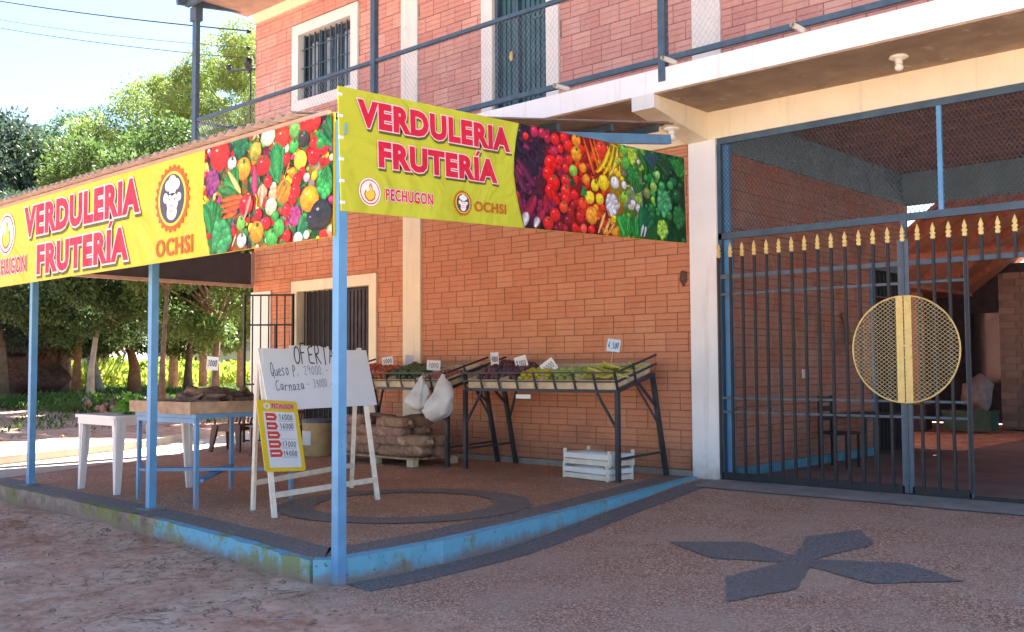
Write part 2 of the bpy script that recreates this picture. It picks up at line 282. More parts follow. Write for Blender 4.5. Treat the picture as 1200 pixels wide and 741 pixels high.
aggregate('pebble_platform', (.36, .18, .11), False); aggregate('pebble_drive', (.52, .35, .26), True); aggregate('dark_pebbles', (.20, .16, .14), False, AGD)

dirtmat()
def kerbmat(name, blue_from, moss):
    """blue paint peeling over mossy concrete"""
    m = bpy.data.materials.new(name); m.use_nodes = True; N = m.node_tree.nodes; L = m.node_tree.links; b = N['Principled BSDF']
    tc = N.new('ShaderNodeTexCoord'); s = N.new('ShaderNodeSeparateXYZ'); L.new(tc.outputs['Object'], s.inputs[0])
    def no(sc_, d=7):
        n = N.new('ShaderNodeTexNoise'); n.inputs['Scale'].default_value = sc_; n.inputs['Detail'].default_value = d; n.inputs['Roughness'].default_value = .65
        L.new(tc.outputs['Object'], n.inputs['Vector']); return n.outputs['Fac']
    base = N.new('ShaderNodeValToRGB'); e = base.color_ramp.elements; e[0].position = .38; e[0].color = (.14, .085, .06, 1); e[1].position = .62; e[1].color = (.36, .28, .23, 1); L.new(no(4), base.inputs['Fac'])
    def mixin(prev, fac, col):
        x = N.new('ShaderNodeMix'); x.data_type = 'RGBA'; L.new(fac, x.inputs[0]); L.new(prev, x.inputs[6]); x.inputs[7].default_value = (*col, 1); return x.outputs[2]
    def rng_(v, a, c, o=1):
        r_ = N.new('ShaderNodeMapRange'); r_.inputs[1].default_value = a; r_.inputs[2].default_value = c; r_.inputs[4].default_value = o; L.new(v, r_.inputs[0]); return r_.outputs[0]
    # paint mask: x + noise
    ma = N.new('ShaderNodeMath'); ma.operation = 'MULTIPLY_ADD'; L.new(no(2.6), ma.inputs[0]); ma.inputs[1].default_value = 3.2; L.new(s.outputs['X'], ma.inputs[2])
    o = mixin(base.outputs[0], rng_(ma.outputs[0], blue_from+1.55, blue_from+1.85, .93), (.16, .46, .62))
    o = mixin(o, rng_(no(2.1), moss, moss+.08, .85), (.22, .24, .05))
    o = mixin(o, rng_(no(9), .60, .68, .7), (.20, .15, .12))
    zz = N.new('ShaderNodeMath'); zz.operation = 'MULTIPLY_ADD'; L.new(no(5), zz.inputs[0]); zz.inputs[1].default_value = -.22; L.new(s.outputs['Z'], zz.inputs[2])
    o = mixin(o, rng_(zz.outputs[0], -.17, -.25, .8), (.26, .17, .13))
    o = mixin(o, rng_(no(22), .62, .66, .8), (.09, .07, .06))
    L.new(o, b.inputs['Base Color']); b.inputs['Roughness'].default_value = .75
    bp = N.new('ShaderNodeBump'); bp.inputs['Strength'].default_value = .7; bp.inputs['Distance'].default_value = .02; L.new(no(14), bp.inputs['Height']); L.new(bp.outputs[0], b.inputs['Normal'])
    MATS[name] = m
kerbmat('kerb_mossy', -8.3, .50); kerbmat('kerb_blue', -30, .60)
mk('kerb_blue_plain', (.13, .36, .49), .75, var=.2, nscale=7, bump=.8, bscale=18, stain=((.27, .22, .17), .58), sscale=5)

# ---------------------------------------------------------------- mesh helpers
class MB:
    def __init__(s): s.v = []; s.f = []; s.t = []; s.c = []
    def add(s, vs, fs, tint=0.0, col=None):
        n = len(s.v); s.v += [tuple(v) for v in vs]
        for f in fs: s.f.append(tuple(n+i for i in f)); s.t.append(tint)
        s.c += [col if col else (1, 1, 1)]*len(vs)
        return s
    def box(s, x0, x1, y0, y1, z0, z1, tint=0.0):
        vs = [(x, y, z) for z in (z0, z1) for y in (y0, y1) for x in (x0, x1)]
        return s.add(vs, [(0, 2, 3, 1), (4, 5, 7, 6), (0, 1, 5, 4), (2, 6, 7, 3), (0, 4, 6, 2), (1, 3, 7, 5)], tint)
    def bar(s, p, q, w, h=None, up=(0, 0, 1), w2=None, h2=None):
        p, q = Vector(p), Vector(q); h = h or w; w2 = w2 or w; h2 = h2 or h; d = (q-p).normalized(); up = Vector(up)
        if abs(d.dot(up)) > .98: up = Vector((0, 1, 0))
        a = d.cross(up).normalized(); b = a.cross(d)
        vs = [p+a*sx*w/2+b*sy*h/2 for sx, sy in ((-1, -1), (1, -1), (1, 1), (-1, 1))] + [q+a*sx*w2/2+b*sy*h2/2 for sx, sy in ((-1, -1), (1, -1), (1, 1), (-1, 1))]
        return s.add(vs, [(3, 2, 1, 0), (4, 5, 6, 7), (0, 1, 5, 4), (1, 2, 6, 5), (2, 3, 7, 6), (3, 0, 4, 7)])
    def tube(s, pts, rad, n=8, cap=True, tint=0.0):
        pts = [Vector(p) for p in pts]; rad = rad if isinstance(rad, (list, tuple)) else [rad]*len(pts)
        vs = []; prev = None
        for i, p in enumerate(pts):
            d = (pts[min(i+1, len(pts)-1)]-pts[max(i-1, 0)]).normalized()
            a = prev - d*prev.dot(d) if prev else d.orthogonal()
            a.normalize(); prev = a; b = d.cross(a)
            for k in range(n):
                t = 2*PI*k/n; vs.append(p+(a*math.cos(t)+b*math.sin(t))*rad[i])
        fs = [(i*n+k, i*n+(k+1) % n, (i+1)*n+(k+1) % n, (i+1)*n+k) for i in range(len(pts)-1) for k in range(n)]
        if cap: fs += [tuple(range(n))[::-1], tuple((len(pts)-1)*n+k for k in range(n))]
        return s.add(vs, fs, tint)
    def lathe(s, c, prof, n=16, tint=0.0):
        c = Vector(c); vs = [c+Vector((r*math.cos(2*PI*k/n), r*math.sin(2*PI*k/n), z)) for r, z in prof for k in range(n)]
        fs = [(i*n+k, i*n+(k+1) % n, (i+1)*n+(k+1) % n, (i+1)*n+k) for i in range(len(prof)-1) for k in range(n)]
        fs += [tuple(range(n))[::-1], tuple((len(prof)-1)*n+k for k in range(n))]
        return s.add(vs, fs, tint)
    def prism(s, poly, z0, z1):
        n = len(poly); vs = [(x, y, z0) for x, y in poly]+[(x, y, z1) for x, y in poly]
        return s.add(vs, [tuple(range(n))[::-1], tuple(range(n, 2*n))]+[(i, (i+1) % n, n+(i+1) % n, n+i) for i in range(n)])
    def poly(s, pts, z=0.0, col=None): return s.add([(x, y, z) for x, y in pts], [tuple(range(len(pts)))], 0, col)
    def blob(s, c, r, n=10, m=7, lump=.15, seed=0, tint=0.0, power=1.0, freq=1.6):
        c = Vector(c); vs = []
        for i in range(m+1):
            ph = PI*i/m
            for k in range(n):
                th = 2*PI*k/n; d = Vector((math.sin(ph)*math.cos(th), math.sin(ph)*math.sin(th), math.cos(ph)))
                q = Vector([math.copysign(abs(e)**power, e) for e in d]); f = 1+lump*noise.noise(d*freq+Vector((seed, seed*.7, 3)))*2
                vs.append(c+Vector((q.x*r[0], q.y*r[1], q.z*r[2]))*f)
        fs = [(i*n+k, (i+1)*n+k, (i+1)*n+(k+1) % n, i*n+(k+1) % n) for i in range(m) for k in range(n)]
        return s.add(vs, fs, tint)
    def xf(s, M_): s.v = [tuple(M_ @ Vector(v)) for v in s.v]; return s
    def mesh(s, name, off=Vector((0, 0, 0)), smooth=False):
        me = bpy.data.meshes.new(name); me.from_pydata([(a-off.x, b-off.y, c-off.z) for a, b, c in s.v], [], s.f)
        if any(s.t):
            at = me.attributes.new('tint', 'FLOAT', 'FACE'); at.data.foreach_set('value', s.t)
        if any(c != (1, 1, 1) for c in s.c):
            at = me.color_attributes.new('Col', 'FLOAT_COLOR', 'POINT'); at.data.foreach_set('color', [x for c in s.c for x in (*c, 1)])
        if smooth: me.polygons.foreach_set('use_smooth', [True]*len(me.polygons))
        me.validate(); me.update(); return me
    def build(s, name, mat, parent=None, smooth=False, kind=None, label=None, world=True):
        off = WL(parent) if (parent and world) else Vector((0, 0, 0))
        me = s.mesh(name, off, smooth); me.materials.append(MATS[mat]); return link(name, me, parent, kind, label)
LOC = {}
def WL(p): return LOC.get(p, Vector((0, 0, 0)))
def link(name, me, parent=None, kind=None, label=None):
    o = bpy.data.objects.new(name, me); C.objects.link(o)
    if parent: o.parent = parent; LOC[o] = WL(parent)
    if kind: o['kind'] = kind
    if label: o['label'] = label
    return o
def tag(o, label, cat, group=None):
    o['label'] = label; o['category'] = cat
    if group: o['group'] = group
    return o
def thing(name, label, cat, loc=(0, 0, 0), group=None):
    o = bpy.data.objects.new(name, None); C.objects.link(o); o.location = loc; LOC[o] = Vector(loc); o.empty_display_size = .2
    return tag(o, label, cat, group)
def solo(mb, name, mat, label, cat, group=None, smooth=False, loc=None):
    off = Vector(loc) if loc else Vector((0, 0, 0)); me = mb.mesh(name, off, smooth); me.materials.append(MATS[mat])
    o = link(name, me); o.location = off; return tag(o, label, cat, group)
def struct(name, mb, mat, smooth=False): return mb.build(name, mat, None, smooth, 'structure')
def dup(root, loc, rotz=0, label=None):
    r_ = root.copy(); C.objects.link(r_); r_.location = loc; r_.rotation_euler = (0, 0, rotz)
    if label: r_['label'] = label
    for ch in list(root.children):
        c = ch.copy(); C.objects.link(c); c.parent = r_
        for g in list(ch.children):
            d = g.copy(); C.objects.link(d); d.parent = c
    return r_
def text2d(s, size=1.0, offset=0.0, shear=0.0, spacing=1.0):
    """outline letters as a flat triangulated sheet in xy; returns (verts2d, faces)"""
    cu = bpy.data.curves.new('lettering', 'FONT'); cu.body = s; cu.size = size; cu.offset = offset; cu.shear = shear; cu.space_character = spacing; cu.resolution_u = 3
    o = bpy.data.objects.new('lettering', cu); C.objects.link(o); bpy.context.view_layer.update()
    me = bpy.data.meshes.new_from_object(o.evaluated_get(bpy.context.evaluated_depsgraph_get()))
    vs = [(v.co.x, v.co.y) for v in me.vertices]; fs = [tuple(p.vertices) for p in me.polygons]
    bpy.data.objects.remove(o); bpy.data.curves.remove(cu); bpy.data.meshes.remove(me)
    return vs, fs
def letter_mb(s, x0, y0, wd, ht, z, offset=0.0, ref=None, shear=0.0, spacing=1.0, dx=0, dy=0, jit=0):
    """text fitted to the box (x0,y0,wd,ht); box measured on the unthickened letters"""
    a, _ = text2d(s, 1, .0 if ref is None else ref, shear, spacing); v, f = text2d(s, 1, offset, shear, spacing)
    ax0 = min(p[0] for p in a); ax1 = max(p[0] for p in a); ay0 = min(p[1] for p in a if True); ay1 = max(p[1] for p in a)
    sx, sy = wd/(ax1-ax0), ht/(ay1-ay0)
    par = list(range(len(v)))
    def fnd(i):
        while par[i] != i: par[i] = par[par[i]]; i = par[i]
        return i
    for q in f:
        for j in q[1:]: par[fnd(j)] = fnd(q[0])
    ids = {}; zi = [z+.00004*ids.setdefault(fnd(i), len(ids)) for i in range(len(v))]
    mb = MB(); mb.add([(x0+(p[0]-ax0)*sx+dx, y0+(p[1]-ay0)*sy+dy, zi[i]) for i, p in enumerate(v)], f); return mb
# ================================================================ the ground
def sst(a, b, x): t = min(1, max(0, (x-a)/(b-a))); return t*t*(3-2*t)
def zd(y): return float(np.interp(y, [-25, -5, 2, 4.3, 6, 7.7, 10.1, 20], [-.7, -.30, -.22, -.15, -.16, -.09, -.005, -.005]))
def kx(y): return float(np.interp(y, [4.4, 5.4, 6, 7, 8.2, 10.3, 12, 16, 40], [-14.2, -14.75, -15.0, -15.5, -16.1, -17.6, -18.8, -20.5, -28]))
def gz(x, y):
    fade = 1-sst(3.2, 4.3, y) if x > -5.6 else 1
    nz = .018*noise.noise(Vector((x*1.3, y*1.3, 0)))+.012*noise.noise(Vector((x*4, y*4, 5)))+.008*abs(noise.noise(Vector((x*9, y*9, 2))))
    if x > -15.8 and y > 16: return -.03
    if x > kx(y)+.12 and y > 4.7: return -.45
    t = sst(-13.2, -14.8, -abs(x)) if False else (1-sst(-15.2, -13.4, x))
    front = zd(y) if x > -5.4 else zd(y)+(-.172-zd(4))*sst(5.4, 6.4, -x)*sst(0, 3.5, y)
    z = front*(1-t)+.09*t + (.22*sst(20, 36, -x) if x < -15 else 0)
    nz += extra(x, y) if x > -17 else 0
    if y > 3.8 and -14 < x < -5.4: z += sst(5.45, 6.0, -x)*.045*max(0, noise.noise(Vector((x*1.1, 3, 1)))+.2)*sst(3.85, 4.35, y)
    if x < -17: nz *= 2
    return z+nz*fade
def extra(x, y): return .014*abs(noise.noise(Vector((x*6, y*6, 7))))-.012*max(0, .12-abs(noise.noise(Vector((x*1.1+.4*y, y*1.6, 11)))))/.12
def gdrive(x, y):
    return zd(y)+(1-sst(3.2, 4.3, y))*(extra(x, y)+.018*noise.noise(Vector((x*1.3, y*1.3, 0)))+.012*noise.noise(Vector((x*4, y*4, 5)))+.008*abs(noise.noise(Vector((x*9, y*9, 2)))))
def seg(*a):
    out = []
    for lo, hi, st in a: out += list(np.arange(lo, hi-1e-6, st))
    return out+[a[-1][1]]
def sheet(xs, ys, fn, name, mat):
    mb = MB(); n = len(ys); vs = [(x, y, fn(x, y)) for x in xs for y in ys]
    mb.add(vs, [(i*n+j, (i+1)*n+j, (i+1)*n+j+1, i*n+j+1) for i in range(len(xs)-1) for j in range(n-1)])
    return struct(name, mb, mat, True)
sheet(seg((-700, -100, 60), (-100, -40, 6), (-40, -18, .7), (-18, -9, .2), (-9, -5.4, .06)), seg((-60, -4, 8), (-4, 1, .5), (1, 4.72, .06), (4.72, 20, .6), (20, 60, 5), (60, 700, 64)), gz, 'dirt_ground', 'dirt')
sheet(seg((-6.5, -5.4, .1), (-5.4, -3, .08), (-3, 3, .2), (3, 60, 6)), seg((4.5, 5, .05), (5, 10.2, .15)), gdrive, 'driveway', 'pebble_drive')
sheet(seg((-5.4, -3, .08), (-3, 3, .2), (3, 60, 6)), seg((-60, -4, 8), (-4, 1, .5), (1, 4.5, .06)), gdrive, 'driveway', 'pebble_drive')
struct('unseen_street', MB().box(-60, 60, -9.5, .4, -.6, -.19), 'bounce_tan')  # added pale road behind the camera, bounces sun onto the shaded facade
struct('backyard_ground', MB().box(-5.4, 60, 16.02, 300, -.5, -.02), 'inner_floor')
# clods and grit on the dirt
m = MB()
for i in range(1300):
    x, y = random.uniform(-13, -4.2), random.uniform(1.2, 4.1); s_ = random.choice((.006, .008, .010, .014, .02, .03))*random.uniform(.7, 1.3)
    if y > 4.0 and x > -6: continue
    z = (gz if x < -5.4 else gdrive)(x, y); a = random.uniform(0, 6)
    P = [(x+s_*math.cos(a+k*2.1)*random.uniform(.7, 1.4), y+s_*math.sin(a+k*2.1)*random.uniform(.7, 1.4), z-.003) for k in range(3)]+[(x+random.uniform(-.3, .3)*s_, y, z+s_*.7)]
    m.add(P, [(0, 1, 3), (1, 2, 3), (2, 0, 3)])
m.build('dirt_clods', 'rock', None, False, 'stuff', 'small clods and grit strewn over the dirt in front of the kerb')
# dry leaves and litter along the kerb
m = MB()
for i in range(420):
    x = random.uniform(-12.5, -4.4); y = 4.28-abs(random.gauss(0, .5)) if i % 3 else random.uniform(1.5, 4.2)
    if x > -5.7 and y > 4.0: continue
    z = (gz if x < -5.4 else gdrive)(x, y)+.012; a = random.uniform(0, 6); s_ = random.uniform(.012, .03); ca, sa = math.cos(a)*s_, math.sin(a)*s_
    m.add([(x-ca, y-sa, z), (x+sa*.4, y-ca*.4, z+.008), (x+ca, y+sa, z+.002), (x-sa*.4, y+ca*.4, z+.006)], [(0, 1, 2, 3)], random.random())
m.build('leaf_litter', 'litter', None, False, 'stuff', 'dry leaves and bits of litter on the dirt by the kerb')
# platform
PO = [(-5.64, 4.13), (-5.58, 4.19), (-5.54, 4.30), (-5.52, 4.7), (-5.53, 5.2), (-5.63, 5.92), (-5.77, 6.8), (-5.94, 7.67), (-6.12, 8.6), (-6.30, 9.5), (-6.44, 10.24)]
PL = [(-13.9, 4.55), (-11.96, 4.47), (-10, 4.44), (-8.0, 4.36), (-6.6, 4.24), (-6.0, 4.15)]
left = [(kx(y)+.1, y) for y in (12, 10.3, 8.2, 7, 6, 5.4, 4.75)]
plat = PL+PO+[(-6.44, 10.46), (-15.9, 10.46), (-15.9, 14), (-19.5, 14)]+left
struct('platform', MB().prism(plat, -.42, 0), 'pebble_platform')
def offs(pts, d):
    out = []
    for i, p in enumerate(pts):
        a = Vector(pts[max(i-1, 0)]); b = Vector(pts[min(i+1, len(pts)-1)]); t = (b-a).normalized(); out.append((p[0]-t.y*d, p[1]+t.x*d))
    return out
def strip(inner, outer, z0, z1):
    """a band between two polylines with depth"""
    mb = MB(); n = len(inner); vs = [(*p, z1) for p in inner]+[(*p, z1) for p in outer]+[(*p, z0) for p in inner]+[(*p, z0) for p in outer]
    fs = []
    for i in range(n-1): fs += [(i, i+1, n+i+1, n+i), (n+i, n+i+1, 3*n+i+1, 3*n+i), (2*n+i, 3*n+i, 3*n+i+1, 2*n+i+1), (i, 2*n+i, 2*n+i+1, i+1)]
    fs += [(0, n, 3*n, 2*n), (n-1, 3*n-1, 4*n-1, 2*n-1)]
    mb.add(vs, fs); return mb
def refine(pts, k=6):
    out = []
    for a, b in zip(pts[:-1], pts[1:]):
        for i in range(k): out.append((a[0]+(b[0]-a[0])*i/k, a[1]+(b[1]-a[1])*i/k))
    return out+[pts[-1]]
def rough_edge(pts, amp, f=5): return [(x+amp*noise.noise(Vector((x*f, y*f, 1))), y+amp*noise.noise(Vector((x*f, y*f, 9)))) for x, y in pts]
KL = refine(PL+[PO[0]], 10); KR = refine(PO, 6)
struct('mossy_kerb', strip(offs(KL, .05), rough_edge(offs(KL, -.035), .05, 7), -.42, .006), 'kerb_mossy')
struct('blue_kerb', strip(offs(KR, .075), rough_edge(offs(KR, -.035), .03, 7), -.42, .010), 'kerb_blue')
# dark pebble border and motifs, dark driveway strip, thin inlaid sheets
def flat(name, pts, z, mat='dark_pebbles', drape=None):
    mb = MB(); mb.add([(x, y, (drape(x, y) if drape else z)) for x, y in pts], [tuple(range(len(pts)))]); return struct(name, mb, mat)
def ribbon(name, A, B, zf, mat='dark_pebbles'):
    mb = MB(); n = len(A); mb.add([(x, y, zf(x, y)) for x, y in A]+[(x, y, zf(x, y)) for x, y in B], [(i, i+1, n+i+1, n+i) for i in range(n-1)]); return struct(name, mb, mat)
BA = [(x, y+.04) for x, y in KL if x < -5.9]+[(x-.05, y) for x, y in KR if y > 4.2]
BB = [(x, y+.35) for x, y in KL if x < -5.9]+[(x-.40, max(y, 4.50)) for x, y in KR if y > 4.2]
ribbon('platform_border', BA, rough_edge(BB, .02), lambda x, y: .004)
cx_, cy_ = -7.30, 6.42
ang = [2*PI*i/72 for i in range(73)]
ro = [(cx_+1.20*math.cos(a)*1.0, cy_+1.22*math.sin(a)) for a in ang]; ri = [(cx_+.86*math.cos(a), cy_+.88*math.sin(a)) for a in ang]
ribbon('ring_motif', rough_edge(ri, .03), rough_edge(ro, .03), lambda x, y: .007)
zdr = lambda x, y: zd(y)+.006
def drape_poly(name, pts):
    """thin inlay following the driveway's fall: a fan cut into rows"""
    bm = bmesh.new(); f = bm.faces.new([bm.verts.new((x, y, 0)) for x, y in pts])
    bmesh.ops.triangulate(bm, faces=[f])
    for y in (6.0, 7.7): bmesh.ops.bisect_plane(bm, geom=bm.verts[:]+bm.edges[:]+bm.faces[:], plane_co=(0, y, 0), plane_no=(0, 1, 0))
    for v in bm.verts: v.co.z = zdr(v.co.x, v.co.y)
    me = bpy.data.meshes.new(name); bm.to_mesh(me); bm.free(); me.materials.append(MATS['dark_pebbles']); link(name, me, None, 'structure')
star = [(-4.62, 6.91), (-4.1, 7.25), (-3.56, 7.00), (-3.8, 7.67), (-3.56, 8.19), (-3.24, 7.71), (-3.39, 6.97), (-2.81, 7.2), (-2.31, 6.91), (-2.77, 6.52), (-3.31, 6.74), (-3.10, 6.14), (-3.27, 5.51), (-3.64, 6.14), (-3.53, 6.75), (-4.03, 6.59)]
drape_poly('star_motif', rough_edge(refine(star+star[:1], 7)[:-1], .022, 14))
DK = refine([(-5.44, 4.25), (-5.43, 4.7), (-5.46, 5.2), (-5.56, 5.92), (-5.70, 6.8), (-5.87, 7.67), (-6.05, 8.6), (-6.2, 9.4), (-6.3, 10.1)], 6)
ribbon('driveway_dark_strip', DK, rough_edge([(x+.30+.0*i, y-.02) for i, (x, y) in enumerate(DK)], .03), lambda x, y: zd(y)+.004)  # darker strip along the foot of the kerb
ribbon('gate_sill_strip', rough_edge([(x, 9.55) for x in np.arange(-6.1, 3, .15)], .04), [(x, 10.19) for x in np.arange(-6.1, 3, .15)], lambda x, y: zd(y)+.010, 'concrete_grey')
LK = refine([(kx(y), y) for y in (4.4, 5.4, 6, 7, 8.2, 10.3, 12, 16, 24)], 5)
struct('roadside_kerb', strip(LK, [(x+.18, y-.02) for x, y in LK], -.3, .125), 'concrete_light')
KK = [(x+.19, y) for x, y in LK if y < 13.9]
ribbon('walkway_strip', KK, [(x+1.7-.0*y, y-.5) for x, y in KK], lambda x, y: .005, 'concrete_light')

# ================================================================ the house
H = thing('house', 'two storey orange brick house with pink-lit upper wall, white trimmed balcony and open garage', 'house', (-11, 10.25, 0))
HO = LOC[H]
CH, BL, JT, JX = .237, .322, .014, .0105
def block_mb(tint=0.0):
    D = .03; h = CH-JT; z1, z2 = h/3, 2*h/3; g = .0062; d = .0105
    pr = [(D, 0), (0, 0), (0, z1-g), (d, z1-.001), (d, z1+.001), (0, z1+g), (0, z2-g), (d, z2-.001), (d, z2+.001), (0, z2+g), (0, h), (D, h)]
    n = len(pr); L_ = BL-JX; vs = [(0, y, z) for y, z in pr]+[(L_, y, z) for y, z in pr]
    return MB().add(vs, [(i, i+1, n+i+1, n+i) for i in range(n-1)]+[tuple(range(n))[::-1], tuple(range(n, 2*n))], tint)
bm_ = block_mb(); BV = np.array(bm_.v); BF = bm_.f
def courses(regions, zstart, xstart=0.0):
    out = []
    for (x0, x1, z0, z1) in regions:
        k0 = int(math.floor((z0-zstart)/CH)); k1 = int(math.ceil((z1-zstart)/CH))
        for k in range(k0, k1):
            za, zb = zstart+k*CH, zstart+k*CH+CH-JT; a, b = max(za, z0+.004), min(zb, z1-.004)
            if b-a < .03: continue
            sh = (k % 2)*BL*.5+.02*math.sin(k*7.1); i0 = int(math.floor((x0-xstart-sh)/BL))-1
            for i in range(i0, i0+int((x1-x0)/BL)+4):
                xa = xstart+sh+i*BL; xb = xa+BL-JX; c, d = max(xa, x0+.003), min(xb, x1-.003)
                if d-c < .035: continue
                out.append((c, d, a, b))
    return out
lowR = [(-11.3, -6.47, .08, 4.0), (-15.3, -14.67, .08, 2.84), (-15.9, -15.3, 2.72, 4.0), (-15.3, -14.67, 2.84, 4.0), (-14.67, -12.35, 2.84, 4.0), (-12.35, -11.7, .08, 4.0)]
upR = [(-15.9, -14.69, 4.60, 7.74), (-14.69, -12.84, 4.60, 5.85), (-14.69, -12.84, 7.40, 7.74), (-12.84, -11.77, 4.60, 7.74), (-11.38, -9.98, 4.60, 7.74), (-9.98, -8.52, 7.05, 7.74), (-8.52, -6.43, 4.60, 7.74), (-6.03, -1.4, 4.60, 7.74), (-1.0, 1.5, 4.60, 7.74)]
lowB, upB = courses(lowR, .08, -11.35), courses(upR, 4.6, -11.2)
allb = [('l', b) for b in lowB]+[('u', b) for b in upB]
allb.sort(key=lambda t: ((t[1][0])**2+10.25**2+(t[1][2]-1.3)**2)+(0 if (t[0] == 'l' or t[1][1] < -5) else 60))
shared = {}
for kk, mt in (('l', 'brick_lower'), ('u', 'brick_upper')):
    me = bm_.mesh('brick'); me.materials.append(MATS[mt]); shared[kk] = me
FY = 10.268
cnt = 0; rest = {'l': MB(), 'u': MB()}
for kk, (c, d, a, b) in allb:
    yy = FY+random.uniform(-.002, .002)
    if cnt < 300 and not (kk == 'u' and c > -5):
        o = bpy.data.objects.new('brick', shared[kk]); C.objects.link(o); o.parent = H
        o.location = Vector((c, yy, a))-HO; o.scale = ((d-c)/(BL-JX), 1, (b-a)/(CH-JT)); cnt += 1
    else:
        vs = BV*np.array([(d-c)/(BL-JX), 1, (b-a)/(CH-JT)])+np.array([c, yy, a]); rest[kk].add(vs.tolist(), BF, random.random())
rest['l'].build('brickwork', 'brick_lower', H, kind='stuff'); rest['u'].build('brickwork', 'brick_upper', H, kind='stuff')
# joints behind the blocks
m = MB(); [m.box(x0, x1, FY+.010, 10.45, z0, z1) for x0, x1, z0, z1 in lowR]; m.build('wall', 'mortar_lower', H)
m = MB(); [m.box(x0, x1, FY+.010, 10.45, z0, z1) for x0, x1, z0, z1 in upR]; m.build('wall', 'mortar_upper', H)
m = MB(); m.box(-15.88, -6.42, 10.452, 16, -.3, 4.3); m.box(-15.88, 1.5, 10.452, 16, 4.45, 7.74); m.build('rear_wall', 'mortar_upper', H)
MB().box(-11.3, -6.47, 10.235, 10.30, -.3, .075).build('plinth', 'concrete_grey', H)
MB().box(-15.3, -11.3, 10.237, 10.30, -.3, .075).build('plinth', 'concrete_grey', H)
MB().box(-11.7, -11.3, 10.235, 10.46, -.3, 4.0).build('pilaster', 'cream_paint', H)
MB().box(-15.93, -15.3, 10.235, 10.46, -.3, 2.72).build('pilaster', 'white_paint', H, label='short white corner pilaster')
MB().box(-6.47, -6.10, 10.205, 10.50, -.3, 4.0).build('pillar', 'white_bright', H)
MB().box(-.75, -.35, 10.205, 10.50, -.3, 4.0).build('pillar', 'white_paint', H)
MB().box(-15.93, 1.5, 10.22, 10.46, 4.003, 4.338).build('ring_beam', 'cream_paint', H)
MB().box(-15.93, 1.5, 10.225, 10.46, 7.743, 7.96).build('ring_beam', 'cream_paint', H, label='cream beam under the eaves')
for x0, x1 in ((-11.76, -11.38), (-6.42, -6.03), (-1.4, -1.0)): MB().box(x0, x1, 10.245, 10.46, 4.602, 7.74).build('pilaster', 'white_paint', H)
# gas-stain / broken patch on the wall
MB().blob((-6.60, 10.275, 2.39), (.055, .03, .11), 10, 7, .35, 3).build('broken_patch', 'dry_heap', H)
# lower door with cream surround
def surround(name, x0, x1, z0, z1, wd, y0, y1, mat, sill=True):
    m = MB(); m.box(x0, x0+wd, y0, y1, z0, z1); m.box(x1-wd, x1, y0, y1, z0, z1); m.box(x0+wd, x1-wd, y0, y1, z1-wd, z1)
    if sill: m.box(x0+wd, x1-wd, y0, y1, z0, z0+wd)
    return m.build(name, mat, H)
surround('door_surround', -14.67, -12.35, 0, 2.84, .18, 10.235, 10.46, 'cream_paint', False)
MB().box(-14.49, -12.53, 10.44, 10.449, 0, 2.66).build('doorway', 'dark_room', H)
dr = MB().box(-13.42, -12.53, 10.36, 10.40, .03, 2.64).build('door', 'shed_dark', H, label='closed grey ribbed metal door leaf')
for i in range(9): MB().box(-13.40+i*.097, -13.34+i*.097, 10.335, 10.36, .06, 2.60).build('door_rib', 'shed_dark', dr)
MB().box(-13.42, -12.53, 10.325, 10.335, 1.20, 1.26).build('door_rail', 'black_steel', dr)
for i in range(7): MB().bar((-14.40+i*.14, 10.34, 0), (-14.40+i*.14, 10.34, 2.66), .018).build('door_bar', 'black_steel', H)
# open barred leaf swung out
gl = thing('barred_door_leaf', 'black barred steel door leaf swung open left of the doorway', 'gate', (-14.46, 10.2, 0))
A_, B_ = Vector((-14.50, 10.16, 0)), Vector((-15.16, 9.62, 0))
for t in (0, 1): p = A_.lerp(B_, t); MB().bar(p+Vector((0, 0, .05)), p+Vector((0, 0, 2.62)), .04).build('post', 'black_steel', gl)
for z in (.08, 1.05, 2.08, 2.60): MB().bar(A_+Vector((0, 0, z)), B_+Vector((0, 0, z)), .03).build('rail', 'black_steel', gl)
for i in range(1, 6): p = A_.lerp(B_, i/6); MB().bar(p+Vector((0, 0, .08)), p+Vector((0, 0, 2.60)), .018).build('bar', 'black_steel', gl)
MB().bar(A_.lerp(B_, .35)+Vector((0, 0, .4)), A_.lerp(B_, .35)+Vector((0, 0, 2.08)), .06, .03).build('lock_plate', 'black_steel', gl)
# upper window
surround('window_surround', -14.69, -12.84, 5.85, 7.40, .185, 10.235, 10.46, 'white_paint')
wi = MB().box(-14.50, -13.03, 10.40, 10.445, 6.04, 7.21).build('window', 'glass_dark', H)
for x0, x1 in ((-14.28, -14.12), (-13.86, -13.72), (-13.60, -13.50), (-13.36, -13.22), (-13.14, -13.06)): MB().box(x0, x1, 10.385, 10.397, 6.10, 7.05).build('pane', 'curtain', wi)
for x in (-14.50, -14.02, -13.53, -13.05): MB().box(x, x+.03, 10.37, 10.384, 6.04, 7.21).build('window_frame', 'steel_blue_dark', wi)
for i in range(10): x = -14.43+i*.15; MB().bar((x, 10.33, 6.04), (x, 10.33, 7.21), .022).build('window_bar', 'steel_blue_dark', wi)
for z in (6.28, 6.62, 6.95): MB().bar((-14.50, 10.315, z), (-13.03, 10.315, z), .014).build('window_rail', 'steel_blue_dark', wi)
